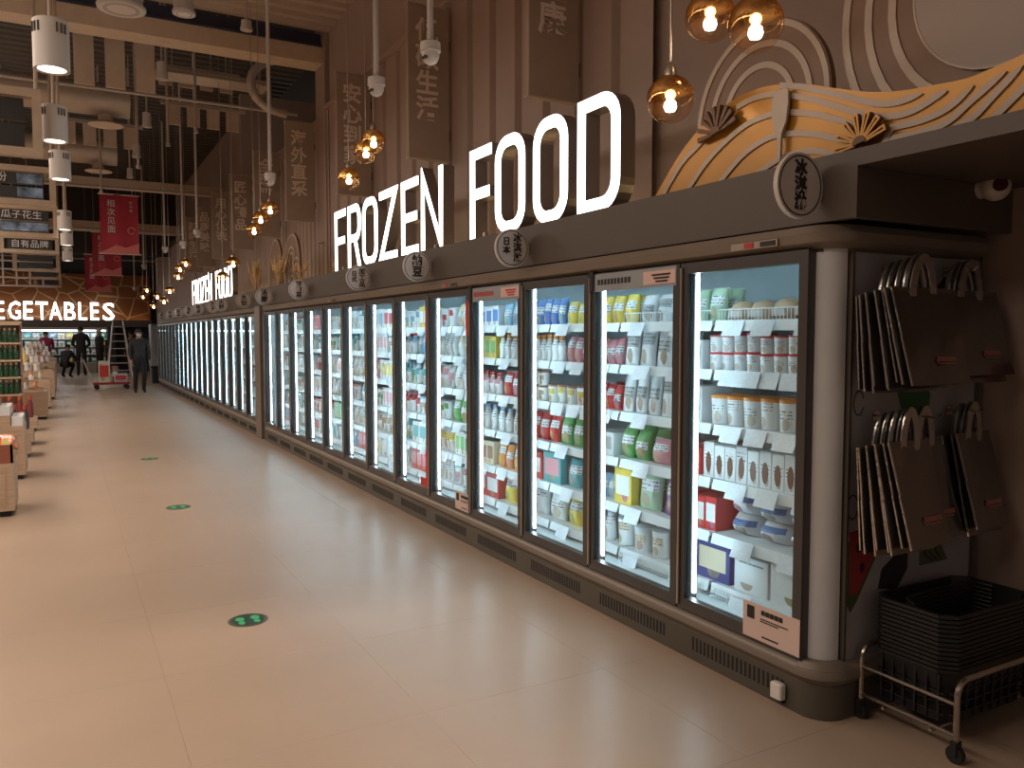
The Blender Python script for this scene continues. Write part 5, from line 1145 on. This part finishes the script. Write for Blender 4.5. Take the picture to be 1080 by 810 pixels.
# ---- people
def person(label, loc, rz, top, trousers, pose=None, hair=(.015, .012, .01), shoes=(.01, .01, .01), mask=False, cap=None, scale=1.0):
    J = {'pelvis': (0, 0, .95), 'spine': (0, 0, 1.14), 'chest': (0, .005, 1.34), 'neck': (0, 0, 1.475), 'chin': (0, -.015, 1.545), 'head': (0, -.005, 1.635), 'crown': (0, .005, 1.69)}
    Rd_ = {'pelvis': (.155, .115), 'spine': (.145, .105), 'chest': (.165, .115), 'neck': (.058, .058), 'chin': (.066, .078), 'head': (.080, .098), 'crown': (.055, .065)}
    for s_, n in ((1, 'L'), (-1, 'R')):
        J.update({'sh' + n: (s_ * .185, 0, 1.405), 'el' + n: (s_ * .235, .02, 1.12), 'wr' + n: (s_ * .245, -.04, .88), 'pa' + n: (s_ * .245, -.055, .80), 'hip' + n: (s_ * .085, 0, .88), 'kn' + n: (s_ * .10, -.02, .50), 'an' + n: (s_ * .10, .02, .09), 'to' + n: (s_ * .115, -.15, .04)})
        Rd_.update({'sh' + n: (.07, .07), 'el' + n: (.052, .052), 'wr' + n: (.036, .036), 'pa' + n: (.040, .022), 'hip' + n: (.095, .10), 'kn' + n: (.068, .068), 'an' + n: (.052, .052), 'to' + n: (.042, .032)})
    if pose: J.update(pose)
    E = [('pelvis', 'spine'), ('spine', 'chest'), ('chest', 'neck'), ('neck', 'chin'), ('chin', 'head'), ('head', 'crown')]
    for n in 'LR': E += [('chest', 'sh' + n), ('sh' + n, 'el' + n), ('el' + n, 'wr' + n), ('wr' + n, 'pa' + n), ('pelvis', 'hip' + n), ('hip' + n, 'kn' + n), ('kn' + n, 'an' + n), ('an' + n, 'to' + n)]
    for n, s_ in (('L', 1), ('R', -1)):
        pa = Vector(J['pa' + n]); d = (pa - Vector(J['wr' + n])).normalized(); side = Vector((0, -1, 0)); side = (side - d * side.dot(d)).normalized()
        for q, (off, ln) in enumerate(((-.03, .055), (-.01, .072), (.010, .076), (.03, .068))):
            k1, k2 = 'f%d%s' % (q, n), 'g%d%s' % (q, n)
            J[k1] = tuple(pa + side * off + d * .035); J[k2] = tuple(pa + side * off + d * (.035 + ln) + Vector((-s_ * .012, 0, 0))); Rd_[k1] = (.0095, .0095); Rd_[k2] = (.008, .008); E += [('pa' + n, k1), (k1, k2)]
        J['t1' + n] = tuple(pa + side * .055 - d * .01); J['t2' + n] = tuple(pa + side * .068 + d * .04); Rd_['t1' + n] = (.011, .011); Rd_['t2' + n] = (.009, .009); E += [('pa' + n, 't1' + n), ('t1' + n, 't2' + n)]
    names = list(J); idx = {n: i for i, n in enumerate(names)}
    me = bpy.data.meshes.new('person_skeleton'); me.from_pydata([J[n] for n in names], [(idx[a], idx[b_]) for a, b_ in E], [])
    o = bpy.data.objects.new('person_tmp', me); COL.objects.link(o)
    md = o.modifiers.new('skin', 'SKIN'); md.use_smooth_shade = True; sub = o.modifiers.new('sub', 'SUBSURF'); sub.levels = 1
    if not me.skin_vertices: pass
    for i, n in enumerate(names): sv = me.skin_vertices[0].data[i]; sv.radius = Rd_[n]; sv.use_root = (n == 'pelvis')
    bpy.context.view_layer.update()
    fm = bpy.data.meshes.new_from_object(o.evaluated_get(bpy.context.evaluated_depsgraph_get())); bpy.data.objects.remove(o)
    cl = lambda c: mat('cloth_%02d%02d%02d' % tuple(int(q * 99) for q in c), c, .8, noise=.12, nscale=20)
    fm.materials.clear()
    for m_ in (M_skin, cl(top), cl(trousers), cl(shoes)): fm.materials.append(m_)
    reg = lambda a, b_: 3 if a.startswith('an') else 2 if (a.startswith(('hip', 'kn')) or b_.startswith('hip')) else 0 if a.startswith(('neck', 'chin', 'head', 'wr', 'pa', 'f', 't1')) else 1
    segs = [(Vector(J[a]), Vector(J[b_]), reg(a, b_)) for a, b_ in E]
    for p in fm.polygons:
        best = (9, 0); c = p.center
        for a, b_, g in segs:
            ab = b_ - a; t = max(0, min(1, (c - a).dot(ab) / max(1e-9, ab.dot(ab)))); dd = (a + ab * t - c).length
            if dd < best[0]: best = (dd, g)
        p.material_index = best[1]; p.use_smooth = True
    po = obj('person', fm, None, loc, (0, 0, rz), (scale,) * 3); tag(po, label, 'person')
    hd = Vector(J['head']); ch = Vector(J['chin']); ax = (Vector(J['crown']) - ch).normalized()
    hb = MB().lathe([(.088 * math.cos(R(a)), .088 * math.sin(R(a)) * 1.05) for a in range(-8, 90, 14)] + [(.002, .094)], n=14)
    hb.v = [(x, y * 1.15 + .016, z) for x, y, z in hb.v]; hb.xf(Matrix.Translation(hd + Vector((0, 0, .018))))
    hb.build('hair' if not cap else 'cap', mat('hair_dark', hair, .6) if not cap else cl(cap), po, True)
    fc = Vector((0, -.098, 0))
    for s_ in (-1, 1):
        MB().lathe([(.001, -.009), (.010, 0), (.001, .009)], tuple(hd + Vector((s_ * .030, -.090, -.012))), 8).build('eye', M_black, po)
        MB().lathe([(.002, -.03), (.016, -.01), (.018, .012), (.002, .03)], tuple(hd + Vector((s_ * .080, .0, -.02))), 8).build('ear', M_skin, po)
    if mask:
        MB().lathe([(.03, -.045), (.066, -.02), (.070, .018), (.05, .035)], tuple(ch + Vector((0, -.026, .025))), 14).build('face_mask', mat('mask_white', (.72, .72, .74), .7), po, True)
    else:
        MB().prism([(-.012, 0), (.012, 0), (0, .045)], MY(hd.x, hd.y - .088, hd.z - .055), .022).build('nose', M_skin, po); MB().box(hd.x - .025, hd.x + .025, hd.y - .096, hd.y - .086, hd.z - .088, hd.z - .078).build('mouth', mat('lips', (.3, .1, .09), .5), po)
    return po
DK = (.022, .022, .026)
person('person in dark grey jacket and white face mask walking toward the camera', (1.78, 23.7, 0), R(4), (.045, .043, .045), (.018, .018, .020), {'knL': (.09, -.14, .52), 'anL': (.08, -.04, .12), 'toL': (.09, -.20, .05), 'knR': (-.10, .03, .50), 'anR': (-.10, .14, .10), 'toR': (-.11, -.01, .04), 'elL': (.25, .06, 1.13), 'wrL': (.25, .02, .89), 'paL': (.25, .0, .81), 'elR': (-.24, .0, 1.12), 'wrR': (-.22, -.12, .90), 'paR': (-.21, -.15, .83)}, mask=True)
person('person in bulky black coat seen from behind at the cooler', (.60, 34.8, 0), R(178), DK, DK, {'elL': (.27, -.05, 1.12), 'wrL': (.16, -.20, 1.02), 'paL': (.10, -.26, 1.03), 'elR': (-.27, -.05, 1.12), 'wrR': (-.16, -.20, 1.02), 'paR': (-.10, -.26, 1.03), 'chin': (0, -.05, 1.53), 'head': (0, -.05, 1.61), 'crown': (0, -.04, 1.665)}, scale=1.1)
person('worker in black with white cap turning by the cooler', (1.25, 35.6, 0), R(120), DK, DK, {'elL': (.22, -.12, 1.16), 'wrL': (.18, -.32, 1.10), 'paL': (.17, -.39, 1.09)}, cap=(.7, .7, .7), scale=1.04)
person('person in black crouching low beside the pale side tables', (.05, 33.8, 0), R(150), DK, DK, {'pelvis': (0, .1, .52), 'spine': (0, .0, .68), 'chest': (0, -.1, .86), 'neck': (0, -.17, .98), 'chin': (0, -.21, 1.04), 'head': (0, -.22, 1.12), 'crown': (0, -.21, 1.18), 'shL': (.18, -.13, .93), 'shR': (-.18, -.13, .93), 'elL': (.22, -.28, .72), 'elR': (-.22, -.28, .72), 'wrL': (.16, -.45, .60), 'wrR': (-.16, -.45, .60), 'paL': (.14, -.51, .57), 'paR': (-.14, -.51, .57), 'hipL': (.10, .08, .48), 'hipR': (-.10, .08, .48), 'knL': (.16, -.32, .52), 'knR': (-.16, -.30, .50), 'anL': (.13, -.05, .10), 'anR': (-.13, -.05, .10), 'toL': (.14, -.22, .04), 'toR': (-.14, -.22, .04)})
person('person with red scarf half hidden behind the step ladder', (2.45, 36.5, 0), R(-30), DK, DK, scale=.98)
person('person in magenta top leaning over the far white counter', (-.55, 35.3, 0), R(185), (.35, .03, .12), DK, {'chest': (0, -.06, 1.33), 'neck': (0, -.12, 1.46), 'chin': (0, -.15, 1.53), 'head': (0, -.16, 1.61), 'crown': (0, -.15, 1.67), 'elL': (.25, -.2, 1.14), 'wrL': (.2, -.42, 1.08), 'paL': (.18, -.49, 1.08), 'elR': (-.25, -.2, 1.14), 'wrR': (-.2, -.42, 1.08), 'paR': (-.18, -.49, 1.08)})
sk = tag(MB().tube([(2.45 + .09 * math.cos(R(a)), 36.5 + .09 * math.sin(R(a)), 1.42 + .01 * math.sin(R(3 * a))) for a in range(0, 360, 30)], .03, 6, True).build('scarf', M_cart), 'red scarf around the neck of person behind the ladder', 'scarf')
fcn = thing('white_counter', 'white side counter before the cooler at the far end', 'counter', (-2.2, 33.2, 0))
MB().bbox(0, 1.75, 0, .7, 0, .92, .02).build('body', M_white, fcn); MB().bbox(-.03, 1.78, -.03, .73, .92, .96, .01).build('worktop', M_white, fcn)
